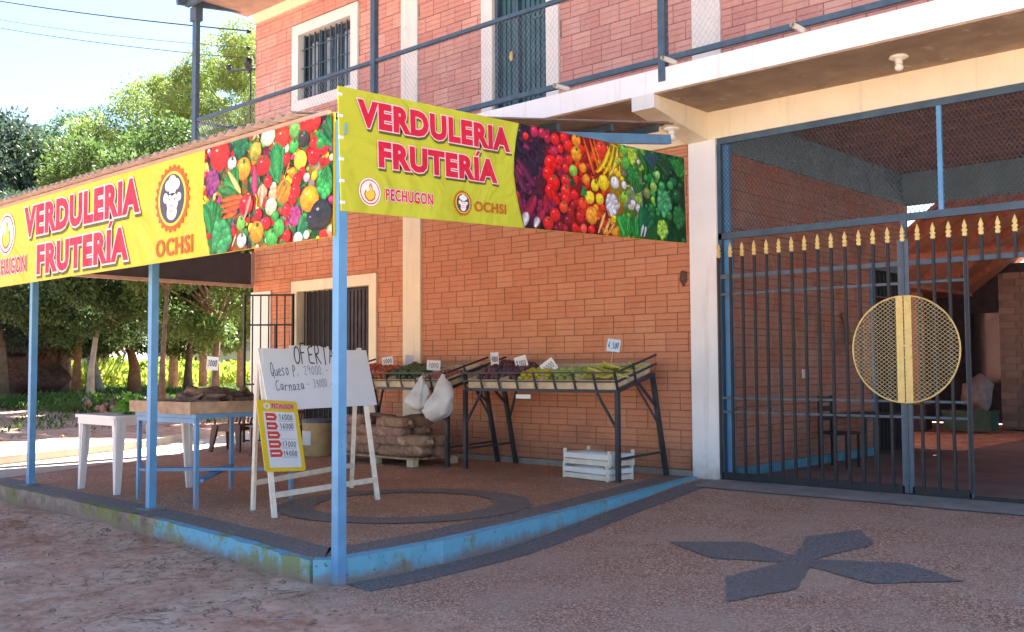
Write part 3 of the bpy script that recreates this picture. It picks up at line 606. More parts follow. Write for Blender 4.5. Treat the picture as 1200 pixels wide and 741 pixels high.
# upper door
surround('door_surround', -9.98, -8.52, 4.602, 7.05, .22, 10.235, 10.46, 'white_paint', False)
ud = MB().box(-9.76, -8.74, 10.38, 10.44, 4.602, 6.83).build('door', 'door_teal', H, label='blue green ribbed metal balcony door')
for i in range(11): x = -9.74+i*.092; MB().box(x, x+.05, 10.355, 10.38, 4.66, 6.80).build('door_rib', 'door_teal', ud)
for z in (5.05, 5.12, 6.2): MB().box(-9.06, -8.76, 10.335, 10.352, z, z+.03).build('door_rail', 'door_teal', ud)
MB().bar((-9.33, 10.32, 4.62), (-9.33, 10.32, 6.82), .05).build('door_post', 'steel_blue_dark', ud)
MB().blob((-9.45, 10.31, 5.75), (.03, .03, .07)).build('door_handle', 'gold_paint', ud)
MB().bar((-9.72, 10.31, 4.62), (-9.72, 10.31, 6.82), .05).build('door_post', 'steel_blue_dark', ud)
# balcony
sb = MB().box(-16.15, 1.5, 9.10, 10.25, 4.345, 4.60).build('balcony_slab', 'white_bright', H)
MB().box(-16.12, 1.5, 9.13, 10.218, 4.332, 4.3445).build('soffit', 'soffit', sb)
def yz(x0, x1, pts):
    n = len(pts); return MB().add([(x0, y, z) for y, z in pts]+[(x1, y, z) for y, z in pts], [tuple(range(n)), tuple(range(n, 2*n))[::-1]]+[(i, n+i, n+(i+1) % n, (i+1) % n) for i in range(n)])
for bx in (-6.5, -.8, -11.75):
    yz(bx, bx+.30, [(10.218, 3.99), (10.218, 4.331), (9.112, 4.331), (9.112, 4.185)]).build('bracket', 'cream_paint', H)
    MB().box(bx-.002, bx+.302, 9.098, 9.111, 4.182, 4.344).build('bracket_front', 'white_paint', H)
for x in (-7.44, -5.93, -4.43, -2.95, -1.5): MB().tube([(x, 9.12, 4.635), (x+.02, 8.84, 4.615)], .028, 10, False).tube([(x+.02, 8.84, 4.615), (x, 9.12, 4.635)], .022, 10, False).build('drain_spout', 'pvc', H)
# railing with wire mesh
rl = MB().bar((-16.05, 9.13, 5.75), (1.5, 9.13, 5.75), .05, .05).build('railing', 'steel_blue_dark', H)
MB().bar((-16.05, 9.13, 4.70), (1.5, 9.13, 4.70), .05, .06).build('rail', 'steel_blue_dark', rl)
for z in (5.73, 4.72): MB().bar((-16.05, 9.13, z), (-15.95, 10.2, z), .045).build('rail', 'steel_blue_dark', rl)
for x in (-16.03, -11.06, -6.09, -1.1): MB().bar((x, 9.13, 4.45 if x > -16 else 4.3), (x, 9.13, 7.80), .09 if x > -16 else .13, .08).build('railing_post', 'steel_blue_dark', H)
def diamond(x0, x1, z0, z1, s, wd, fn, aspect=1.0):
    """diagonal strands both ways inside a rectangle, mapped by fn(x, z)"""
    mb = MB(); h = (z1-z0); dxz = h*aspect
    k = int((x1-x0+dxz)/s)+2
    for sg in (1, -1):
        for i in range(k):
            a = x0-dxz+i*s; p, q = (a, z0), (a+dxz, z1)
            if sg < 0: p, q = (a, z1), (a+dxz, z0)
            ts = [0, 1]
            if p[0] < x0: ts[0] = (x0-p[0])/dxz
            if q[0] > x1: ts[1] = (x1-p[0])/dxz
            if ts[1]-ts[0] < .01: continue
            P = [(p[0]+(q[0]-p[0])*t, p[1]+(q[1]-p[1])*t) for t in ts]
            a_, b_ = fn(*P[0]), fn(*P[1]); off = .001*sg
            mb.bar((a_[0], a_[1]+off, a_[2]), (b_[0], b_[1]+off, b_[2]), wd)
    return mb
diamond(-16.0, 1.4, 4.73, 5.73, .07, .0019, lambda x, z: (x, 9.13, z), .8).build('wire_mesh', 'mesh_pale', rl)
# eaves and roof
m = MB(); yz_ = [(8.72, 7.93), (8.72, 7.99), (16.4, 9.9), (16.4, 9.84)]
yz(-16.35, 1.8, yz_).build('roof', 'roof_tile', H)
MB().bar((-16.05, 8.95, 7.83), (1.6, 8.95, 7.83), .08, .13).build('eaves_beam', 'steel_blue_dark', H)
MB().bar((-16.03, 8.75, 7.82), (-15.98, 10.22, 8.02), .07, .12).build('eaves_beam', 'steel_blue_dark', H)
MB().bar((-16.03, 9.13, 7.55), (-16.03, 9.13, 7.80), .2, .14).build('post_cap', 'steel_blue_dark', H)
for i in range(12): x = -15.4+i*1.4; MB().bar((x, 8.78, 7.90), (x, 10.22, 8.25), .05, .07).build('rafter', 'rafter_wood', H)
MB().box(-16.1, 1.5, 8.9, 10.22, 7.93, 7.945).build('eaves_soffit', 'awning_trim', H)
# garage interior
GL = [(10.5, 14.45, .12, 3.86), (14.45, 15.75, 2.88, 3.86)]
m = MB(); t_ = MB()
for (c, d, a, b) in courses(GL, .12, 10.5):
    sc_ = np.array([(d-c)/(BL-JX), 1, (b-a)/(CH-JT)]); vs = BV*sc_; xf = random.uniform(-.002, .002)
    m.add([(-6.048-v[1]+xf, c+v[0], a+v[2]) for v in vs], [tuple(reversed(f)) for f in BF], random.random())
m.build('brickwork', 'brick_inner', H, kind='stuff')
m = MB(); m.box(-6.41, -6.058, 10.5, 14.45, 0, 3.86); m.box(-6.41, -6.058, 14.45, 15.75, 2.88, 3.86); m.build('side_wall', 'mortar_lower', H)
MB().box(-6.40, -6.03, 10.51, 14.45, -.02, .118).build('blue_base', 'kerb_blue_plain', H)
MB().box(-6.41, -6.03, 10.47, 15.74, 3.862, 4.35).build('beam', 'beam_greyblue', H)
MB().box(-6.41, 1.5, 15.75, 16.02, 3.87, 4.351).build('beam', 'beam_greyblue', H)
MB().box(-6.40, -6.06, 15.76, 16.0, -.02, 3.868).build('pillar', 'brick_inner', H)
MB().box(-6.41, 1.5, 10.465, 16.0, 4.352, 4.44).build('garage_ceiling', 'ceiling_red', H)
for i in range(11): y = 10.75+i*.48; MB().box(-6.02, 1.5, y, y+.10, 4.344, 4.3515).build('ceiling_joist', 'ceiling_red', H)
MB().box(-6.1, 1.5, 10.195, 16.02, -.3, .002).build('garage_floor', 'inner_floor', H)
MB().box(-.45, -.15, 10.5, 16, 0, 4.35).build('side_wall', 'mortar_lower', H)
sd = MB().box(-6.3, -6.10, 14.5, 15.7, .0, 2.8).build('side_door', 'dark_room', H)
for y in (14.45, 15.66): MB().box(-6.09, -6.0, y, y+.09, 0, 2.86).build('door_frame', 'sky_blue_paint' if y < 15 else 'steel_grey_blue', sd)
MB().box(-6.09, -6.0, 14.54, 15.66, 2.74, 2.86).build('door_frame', 'steel_grey_blue', sd)
for i in range(7): y = 14.66+i*.145; MB().bar((-6.06, y, .05), (-6.06, y, 2.74), .02).build('door_bar', 'black_steel', sd)
for z in (.9, 2.35): MB().bar((-6.05, 14.54, z), (-6.05, 15.66, z), .02).build('door_rail', 'steel_grey_blue', sd)
MB().tube([(-6.02, 13.40, 2.04), (-6.00, 13.46, 1.95), (-6.00, 13.58, 1.62)], [.035, .04, .035], 8).build('pipe_stub', 'crate_brown', H)
MB().box(-6.047, -6.02, 12.20, 12.29, 1.15, 1.27).build('light_switch', 'pvc', H)
MB().box(-6.08, -5.975, 10.30, 10.36, 0, 4.0).build('painted_jamb', 'sky_blue_paint', H)
MB().box(-9.0, 1.5, 16.02, 18.5, 4.46, 4.56).build('sun_block_slab', 'soffit', H)  # added overhang, keeps the sun off the garage floor
# ================================================================ lamps on the front
for nm, p, lb in (('bare_bulb_lamp', (-6.30, 9.60, 4.055), 'white porcelain bulb holder with bare bulb under the balcony bracket'), ('ceiling_lamp', (-3.69, 9.63, 4.331), 'round white lamp holder on the stained underside of the balcony')):
    t = thing(nm, lb, 'lamp', p); x, y, z = p
    MB().lathe((x, y, z), [(.085, 0), (.095, -.018), (.07, -.03), (.034, -.04), (.034, -.06), (.038, -.075)], 16).build('holder', 'porcelain', t, True)
    MB().lathe((x, y, z-.075), [(.02, 0), (.034, -.012), (.042, -.035), (.038, -.058), (.018, -.072), (.002, -.076)], 14).build('bulb', 'bulb_glass', t, True)

# ================================================================ garage gate
G = thing('garage_gate', 'wide dark steel gate with gold spearheads closing the garage', 'gate', (-3.92, 10.2, 0))
GY = 10.20
xs_ = [-6.07+.1535*i for i in range(36)]
def spear(x, z):
    m = MB(); pr = [(-.013, 0), (-.026, .03), (-.014, .045), (-.030, .065), (-.012, .085), (-.024, .105), (0, .175), (.024, .105), (.012, .085), (.030, .065), (.014, .045), (.026, .03), (.013, 0)]
    n = len(pr); vs = [(x+a, GY-.009, z+b) for a, b in pr]+[(x+a, GY+.009, z+b) for a, b in pr]
    return m.add(vs, [tuple(range(n))[::-1], tuple(range(n, 2*n))]+[(i, (i+1) % n, n+(i+1) % n, n+i) for i in range(n)])
for i, x in enumerate(xs_):
    if x > -.85: break
    zlow = .06 if x < -3.28 else 2.33
    if abs(x+3.92) < .06: zlow = .02
    b = MB().bar((x, GY, zlow), (x, GY, 2.58), .027).build('bar', 'black_steel' if i != 14 else 'steel_blue_dark', G)
    if i in (0, 5, 10, 15, 18): pass
    spear(x, 2.572).build('spearhead', 'gold_paint', b)
for z, hh in ((2.355, .05), (2.15, .028), (.945, .025), (.785, .025)):
    MB().bar((-6.07, GY+.012, z), (-3.96, GY+.012, z), .02, hh).build('rail', 'steel_grey_blue', G)
    MB().bar((-3.88, GY+.012, z), (-3.31 if z < 2.3 else -.8, GY+.012, z), .02, hh).build('rail', 'steel_blue_dark', G)
MB().bar((-6.07, GY+.012, .055), (-3.96, GY+.012, .055), .03, .07).build('rail', 'black_steel', G)
MB().bar((-3.88, GY+.012, .055), (-3.31, GY+.012, .055), .03, .07).build('rail', 'black_steel', G)
MB().bar((-6.1, GY+.03, .012), (-.8, GY+.03, .012), .05, .05).build('sill', 'black_steel', G)
for x, wd in ((-6.075, .05), (-3.955, .045), (-3.885, .045), (-3.31, .04)): MB().bar((x, GY+.012, .02), (x, GY+.012, 2.60 if abs(x+3.92) < .1 or x < -6 else 2.36), wd, .03).build('stile', 'steel_grey_blue', G)
MB().bar((-3.92, GY+.05, 2.6), (-3.92, GY+.05, 2.80), .06, .04).build('stile', 'steel_grey_blue', G)
for x in (-3.962, -3.878): MB().box(x-.036, x+.036, GY-.026, GY-.016, .93, 2.02).build('gold_plate', 'gold_paint', G)
for z in (1.50, 1.38): MB().box(-3.99, -3.85, GY-.045, GY-.027, z, z+.02).build('latch', 'gold_paint', G)
cz0, RR = 1.475, .545
m = MB(); s_ = .054
for sg in (1, -1):
    for i in range(-60, 61):
        # diamonds taller than wide
        dx_, dz_ = 1.0, .78*sg; L_ = math.hypot(dx_, dz_); dx_, dz_ = dx_/L_, dz_/L_; o_ = i*s_*abs(dz_); nx, nz_ = -dz_, dx_
        if abs(o_) >= RR: continue
        hl = math.sqrt(RR*RR-o_*o_); cxm, czm = -3.92+nx*o_, cz0+nz_*o_
        m.bar((cxm-dx_*hl, GY-.013+.002*sg, czm-dz_*hl), (cxm+dx_*hl, GY-.013+.002*sg, czm+dz_*hl), .0085, .004)
gm = m.build('gold_mesh_disc', 'mesh_gold', G)
m = MB(); m.tube([(-3.92+RR*math.cos(2*PI*i/48), GY-.014, cz0+RR*math.sin(2*PI*i/48)) for i in range(49)], .009, 6); m.build('disc_rim', 'gold_paint', gm)
# fixed panel above
T = thing('gate_transom', 'dark framed wire mesh panel above the garage gate', 'mesh panel', (-3.92, 10.2, 2.8))
MB().bar((-6.09, GY+.06, 2.835), (-.8, GY+.06, 2.835), .05, .075).build('beam', 'steel_blue_dark', T)
MB().bar((-6.09, GY+.06, 3.965), (-.8, GY+.06, 3.965), .05, .07).build('beam', 'steel_blue_dark', T)
MB().bar((-6.075, GY+.06, .0), (-6.075, GY+.06, 3.93), .05).build('frame_post', 'steel_blue_dark', T)
for x in (-3.54, -1.2): MB().bar((x, GY+.06, 2.87), (x, GY+.06, 3.93), .045).build('mullion', 'sky_blue_paint' if x < -2 else 'steel_blue_dark', T)
diamond(-6.05, -.85, 2.87, 3.93, .046, .0044, lambda x, z: (x, GY+.065, z), .72).build('wire_mesh', 'mesh_steel', T)

# ================================================================ backyard behind the garage
S = thing('backyard_shed', 'red tiled open shed with dark back wall behind the garage', 'shed', (-4, 18, 0))
MB().bar((-8.6, 17.95, 3.22), (3, 17.95, 3.22), .14, .16).build('tie_beam', 'rafter_wood', S)
ry0 = 17.9
for k in range(5):
    y = ry0+k*1.25; MB().bar((-7.4, y, 3.02+.06), (-3.6, y, 5.92), .07 if k else .05, .15 if k else .28).build('rafter', 'rafter_wood', S)
    MB().bar((.2, y, 3.08), (-3.6, y, 5.92), .07, .15).build('rafter', 'rafter_wood', S)
for x in (-7.9, .4):
    yy = [(-7.7, 2.93), (-3.6, 6.06), (-3.6, 6.14), (-7.7, 3.01)] if x < -5 else [(.5, 2.93), (-3.6, 6.06), (-3.6, 6.14), (.5, 3.01)]
    n = 4; MB().add([(a, 17.7, b) for a, b in yy]+[(a, 24.5, b) for a, b in yy], [(0, 1, 2, 3), (7, 6, 5, 4)]+[(i, n+i, n+(i+1) % n, (i+1) % n) for i in range(n)]).build('roof', 'roof_tile', S)
MB().box(-10.1, -9.9, 17.8, 24.0, 0, 3.3).build('wall', 'shed_dark', S)  # added side wall, stops sun reaching the yard from the left
MB().box(-10.2, -7.65, 17.75, 24.3, 2.90, 2.98).build('sun_block_roof', 'roof_tile', S)  # added flat roof left of the gable, shades the yard
MB().box(-12.5, 3, 24.0, 24.2, 0, 3.6).build('wall', 'shed_dark', S)
MB().box(-6.5, -5.5, 22.0, 22.5, 0, 3.2).build('brick_pier', 'white_brick', S)
m = MB()
for k in range(22):
    for q in range(3): m.box(-6.5+.34*q+(.1 if k % 2 else 0), min(-5.5, -6.5+.34*q+.31+(.1 if k % 2 else 0)), 21.985, 22.0, .05+k*.145, .05+k*.145+.12, random.random()*.9+.05)
m.build('pier_bricks', 'pier_brick', S, kind='stuff')
MB().box(-8.35, -8.05, 21.7, 22.0, 0, 3.2).build('brick_pier', 'brick_inner', S, label='narrow orange brick pier')
for x0, x1 in ((-7.7, -6.9),): MB().box(x0, x1, 23.9, 23.95, .9, 2.5).build('window', 'glass_dark', S)
solo(MB().box(-7.2, -6.3, 20.6, 21.1, .03, .36).box(-7.22, -6.28, 20.58, 21.12, .36, .42), 'green_crate', 'crate_green', 'green plastic crate on the ground behind the open gate', 'crate', loc=(-6.7, 20.8, 0))
solo(MB().blob((-6.6, 20.85, .74), (.32, .26, .34), 14, 9, .25, 5), 'grey_sack', 'bag_grey', 'crumpled grey sack resting on the green crate', 'sack', smooth=True, loc=(-6.6, 20.85, .42))
t = thing('wooden_box', 'brown wooden box near the shed wall left of the grey sack', 'box', (-7.9, 20.9, .5))
MB().box(-8.2, -7.55, 20.6, 21.0, .52, .95).build('box_body', 'crate_brown', t); MB().box(-8.22, -7.53, 20.58, 21.02, .93, .97).build('lid', 'crate_brown', t)
MB().box(-8.2, -7.55, 20.62, 20.98, .0, .5).build('stand', 'shed_dark', t)
t = thing('small_table', 'teal folding table against the garage side wall', 'table', (-5.7, 13.4, 0))
MB().box(-6.0, -5.35, 12.9, 14.0, .62, .66).build('tabletop', 'crate_green', t)
for x, y in ((-5.95, 12.95), (-5.4, 12.95), (-5.95, 13.95), (-5.4, 13.95)): MB().bar((x, y, 0), (x, y, .62), .03).build('leg', 'steel_grey_blue', t)
t = thing('dark_chair', 'dark slatted chair beside the teal table inside the garage', 'chair', (-5.6, 12.5, 0))
MB().box(-5.85, -5.45, 12.2, 12.6, .43, .46).build('seat', 'black_steel', t)
for x, y in ((-5.83, 12.22), (-5.47, 12.22), (-5.83, 12.58), (-5.47, 12.58)): MB().bar((x, y, 0), (x, y, .43 if x > -5.6 else .92), .03).build('leg', 'black_steel', t)
for z in (.6, .72, .84): MB().box(-5.85, -5.82, 12.23, 12.57, z, z+.07).build('back_slat', 'black_steel', t)
# ================================================================ awning
AW = thing('awning', 'corrugated awning on blue posts covering the produce stand', 'awning', (-10.5, 7, 0))
def rz(y): return 3.15+.165*(y-4.25)
m = MB(); xs = np.arange(-15.95, -5.84, .026); vs = []
for x in xs:
    dz = .019*math.sin(2*PI*x/.13)
    vs += [(x, 4.12, rz(4.12)+dz), (x, 8.98, rz(8.98)+dz), (x, 4.12, rz(4.12)+dz+.007), (x, 8.98, rz(8.98)+dz+.007)]
fs = []
for i in range(len(xs)-1):
    a, b = i*4, i*4+4; fs += [(a, a+1, b+1, b), (a+2, b+2, b+3, a+3), (a, b, b+2, a+2), (a+1, a+3, b+3, b+1)]
m.add(vs, fs); m.build('roof_sheet', 'awning_sheet', AW, True)
MB().box(-15.93, -5.60, 4.205, 4.235, 3.045, 3.115).build('fascia', 'awning_trim', AW)
MB().bar((-15.9, 4.36, 3.04), (-5.52, 4.36, 3.04), .06, .08).build('front_beam', 'sky_blue_paint', AW)
for x in (-6.0, -8.9, -11.85, -15.8): MB().bar((x, 4.38, 3.055), (x, 9.08, 3.055+.155*4.70), .06, .10).build('rafter', 'table_blue', AW)
for y in (5.3, 6.2, 7.1, 7.95, 8.75): MB().bar((-15.9, y, rz(y)-.055), (-5.92, y, rz(y)-.055), .05, .06).build('purlin', 'steel_blue_dark', AW)
for x, y, zb, zt in ((-5.503, 4.24, -.185, 3.02), (-8.87, 4.64, 0.001, 3.05), (-11.82, 4.72, .001, 3.05), (-15.8, 4.72, .001, 3.05)):
    p = MB().bar((x, y, zb), (x, y, zt), .07, .07, up=(0, 1, 0)).build('post', 'sky_blue_paint', AW)
    MB().box(x-.09, x+.09, y-.09, y+.09, zb, zb+.012).build('base_plate', 'concrete_grey' if zb > -.1 else 'sky_blue_paint', p)
    MB().box(x-.07, x+.07, y-.002, y+.002, zt-.1, zt-.02).build('bracket', 'sky_blue_paint', p)
SB = thing('side_banner', 'dark back of a banner hung along the far side of the awning', 'banner', (-15.8, 7.3, 2.8))
MB().box(-15.815, -15.80, 4.5, 10.15, 2.86, 3.42).build('panel', 'banner_back', SB)
MB().box(-15.83, -15.785, 4.4, 10.2, 2.80, 2.858).build('lower_trim', 'awning_trim', SB)
MB().box(-15.84, -15.78, 10.15, 10.22, 2.86, 3.46).build('end_trim', 'awning_trim', SB)
# ================================================================ banners
def place(o, X, Y, Z, p):
    M_ = Matrix((X, Y, Z)).transposed().to_4x4(); M_.translation = Vector(p); o.matrix_world = M_; LOC[o] = Vector((0, 0, 0))
def shade(c, k): return tuple(min(1, v*k) for v in c)
class Print(MB):
    def __init__(s, z0): super().__init__(); s.z = z0
    def nxt(s): s.z += .00001; return s.z
    def ell(s, cx, cy, a, b, th, col, n=18, hl=True):
        z = s.nxt(); ct, st = math.cos(th), math.sin(th); vs = [(cx-.15*a*ct, cy+.25*b, z)]; cs = [shade(col, 1.5 if hl else 1.1)]
        for r_, k in ((.35, 1.25), (.78, 1.0), (1.0, .6)):
            for i in range(n):
                t = 2*PI*i/n; x, y = a*r_*math.cos(t), b*r_*math.sin(t); ox, oy = -.12*a*(1-r_), .2*b*(1-r_)
                vs.append((cx+x*ct-y*st+ox, cy+x*st+y*ct+oy, z)); cs.append(shade(col, k*(1.1+.25*math.sin(t))))
        fs = [(0, 1+i, 1+(i+1) % n) for i in range(n)]+[(1+q*n+i, 1+q*n+n+i, 1+q*n+n+(i+1) % n, 1+q*n+(i+1) % n) for q in range(2) for i in range(n)]
        k0 = len(s.v); s.v += vs; s.c += cs
        for f in fs: s.f.append(tuple(k0+i for i in f)); s.t.append(0)
        if hl and b > .02:
            z = s.nxt(); w_ = tuple(.55*v+.45 for v in col); k0 = len(s.v); pts = [(cx-.3*a+.14*a*math.cos(t), cy+.4*b+.10*b*math.sin(t), z) for t in [2*PI*i/7 for i in range(7)]]
            s.v += pts; s.c += [w_]*7; s.f.append(tuple(range(k0, k0+7))); s.t.append(0)
    def capsule(s, x0, y0, x1, y1, w_, col, taper=.45, bend=0):
        z = s.nxt(); d = Vector((x1-x0, y1-y0)); L_ = d.length; d.normalize(); nrm = Vector((-d.y, d.x)); k0 = len(s.v); n = 9
        for i in range(n):
            t = i/(n-1); ww = w_*(math.sin(PI*min(1, .08+t*.92)))**.45*(1-(1-taper)*(1-t)); bx = bend*4*t*(1-t)
            for q, k in ((-1, .4), (-.35, 1.25), (.2, 1.0), (1, .35)):
                p = Vector((x0, y0))+d*L_*t+nrm*(q*ww+bx); s.v.append((p.x, p.y, z)); s.c.append(shade(col, k))
        for i in range(n-1):
            for q in range(3): a = k0+i*4+q; s.f.append((a, a+4, a+5, a+1)); s.t.append(0)
    def leafy(s, x0, y0, x1, y1, w_, col, rs):
        for i in range(9):
            t = (i-4)/4; dx, dy = x1-x0, y1-y0; L_ = math.hypot(dx, dy); nx, ny = -dy/L_, dx/L_
            ex, ey = x0+dx*(1-.25*abs(t))+nx*t*w_, y0+dy*(1-.25*abs(t))+ny*t*w_
            s.capsule(x0, y0, ex, ey, w_*.24, shade(col, rs.uniform(.6, 1.35)), 1.0, rs.uniform(-.2, .2)*w_)
    def bumpy(s, x, y, r_, col, rs):
        s.ell(x, y, r_, r_, 0, shade(col, .6), hl=False)
        for i in range(16):
            a = i*2.4; q = r_*.85*math.sqrt((i+.5)/16); s.ell(x+q*math.cos(a), y+q*math.sin(a), r_*.27, r_*.27, 0, shade(col, rs.uniform(.8, 1.2)), 10, False)
def clipmesh(mb, x0f, x1, y0, y1):
    """keep the print inside the banner"""
    out = []
    for x, y, z in mb.v:
        y = min(max(y, y0), y1); out.append((min(max(x, x0f(y)), x1), y, z))
    mb.v = out
S1 = [('L',4.78,0.183,4.818,0.455,0.148,'289040'),('C',4.917,0.774,0.115,'e02820'),('V',5.214,0.819,0.09,'1c6a44'),('C',5.417,0.732,0.066,'a8a038'),('C',5.586,0.826,0.074,'dce0c8'),('C',5.769,0.785,0.072,'d83c24'),('C',5.921,0.813,0.055,'68b058'),('C',6.066,0.83,0.066,'d81c22'),('C',6.167,0.834,0.053,'d81c22'),('C',6.032,0.732,0.054,'3c343a'),('C',5.912,0.699,0.046,'44b050'),('L',5.719,0.453,5.678,0.778,0.092,'28964c'),('E',5.7,0.498,5.679,0.736,0.068,'2a9a50'),('C',5.525,0.612,0.074,'d81c22'),('C',5.095,0.691,0.05,'d8d8e0'),('C',5.256,0.624,0.08,'f0981e'),('V',4.815,0.581,0.083,'8c3478'),('E',5.411,0.624,5.414,0.405,0.042,'b83c70'),('C',5.992,0.583,0.062,'e8d83c'),('C',6.152,0.591,0.057,'d81c22'),('C',6.151,0.683,0.041,'d81c22'),('C',6.267,0.624,0.045,'d81c22'),('C',5.896,0.503,0.038,'f08c1e'),('C',5.824,0.618,0.038,'d81c22'),('L',5.148,0.437,5.003,0.625,0.126,'2c8a3a'),('E',5.044,0.631,5.227,0.439,0.025,'f0dc80'),('E',4.944,0.417,5.267,0.412,0.023,'e8641e'),('E',4.937,0.368,5.236,0.382,0.023,'e8641e'),('E',4.946,0.321,5.221,0.344,0.023,'e0581c'),('E',4.972,0.273,5.158,0.298,0.022,'e8641e'),('C',5.296,0.342,0.075,'d81430'),('C',5.516,0.414,0.052,'e8a884'),('C',5.654,0.376,0.047,'e8a884'),('C',5.629,0.289,0.06,'ecd4b0'),('E',5.499,0.308,5.516,0.479,0.028,'ecb898'),('C',5.59,0.48,0.043,'d81c22'),('C',5.791,0.38,0.076,'f08c1e'),('E',5.72,0.325,5.826,0.46,0.034,'f08c1e'),('C',5.949,0.444,0.046,'d81c22'),('C',5.932,0.363,0.052,'d81c22'),('C',6.017,0.497,0.033,'d81c22'),('C',5.898,0.315,0.042,'d81c22'),('C',6.104,0.29,0.09,'f0a020'),('C',6.069,0.448,0.031,'e0b8c0'),('V',6.285,0.379,0.085,'3cb054'),('L',6.317,0.496,6.301,0.377,0.064,'2a9040'),('L',6.364,0.629,6.314,0.859,0.097,'1e8048'),('V',4.95,0.122,0.122,'38a05c'),('C',5.231,0.206,0.049,'78c04c'),('C',5.241,0.073,0.053,'d8d8e0'),('E',5.27,0.224,5.364,0.411,0.018,'e0a090'),('E',5.367,0.214,5.5,0.243,0.028,'d81c22'),('C',5.445,0.119,0.074,'f0981e'),('C',5.575,0.171,0.043,'d81c22'),('C',5.462,0.247,0.043,'b01420'),('C',5.643,0.057,0.064,'48b048'),('C',5.733,0.123,0.057,'48b048'),('C',5.685,0.213,0.038,'3a9a40'),('C',5.828,0.239,0.046,'d81c22'),('C',5.83,0.051,0.042,'d81c22'),('V',5.934,0.186,0.062,'b03c80'),('C',6.238,0.163,0.101,'2c2c30'),('C',6.139,0.133,0.061,'303034'),('L',5.97,0.068,6.088,0.128,0.066,'1c8a50'),('C',5.97,0.017,0.045,'e8e0d8'),('C',6.072,0.038,0.029,'e8e0d8'),('C',6.352,0.042,0.036,'e0a890'),('C',6.234,0.67,0.041,'2a9040')]
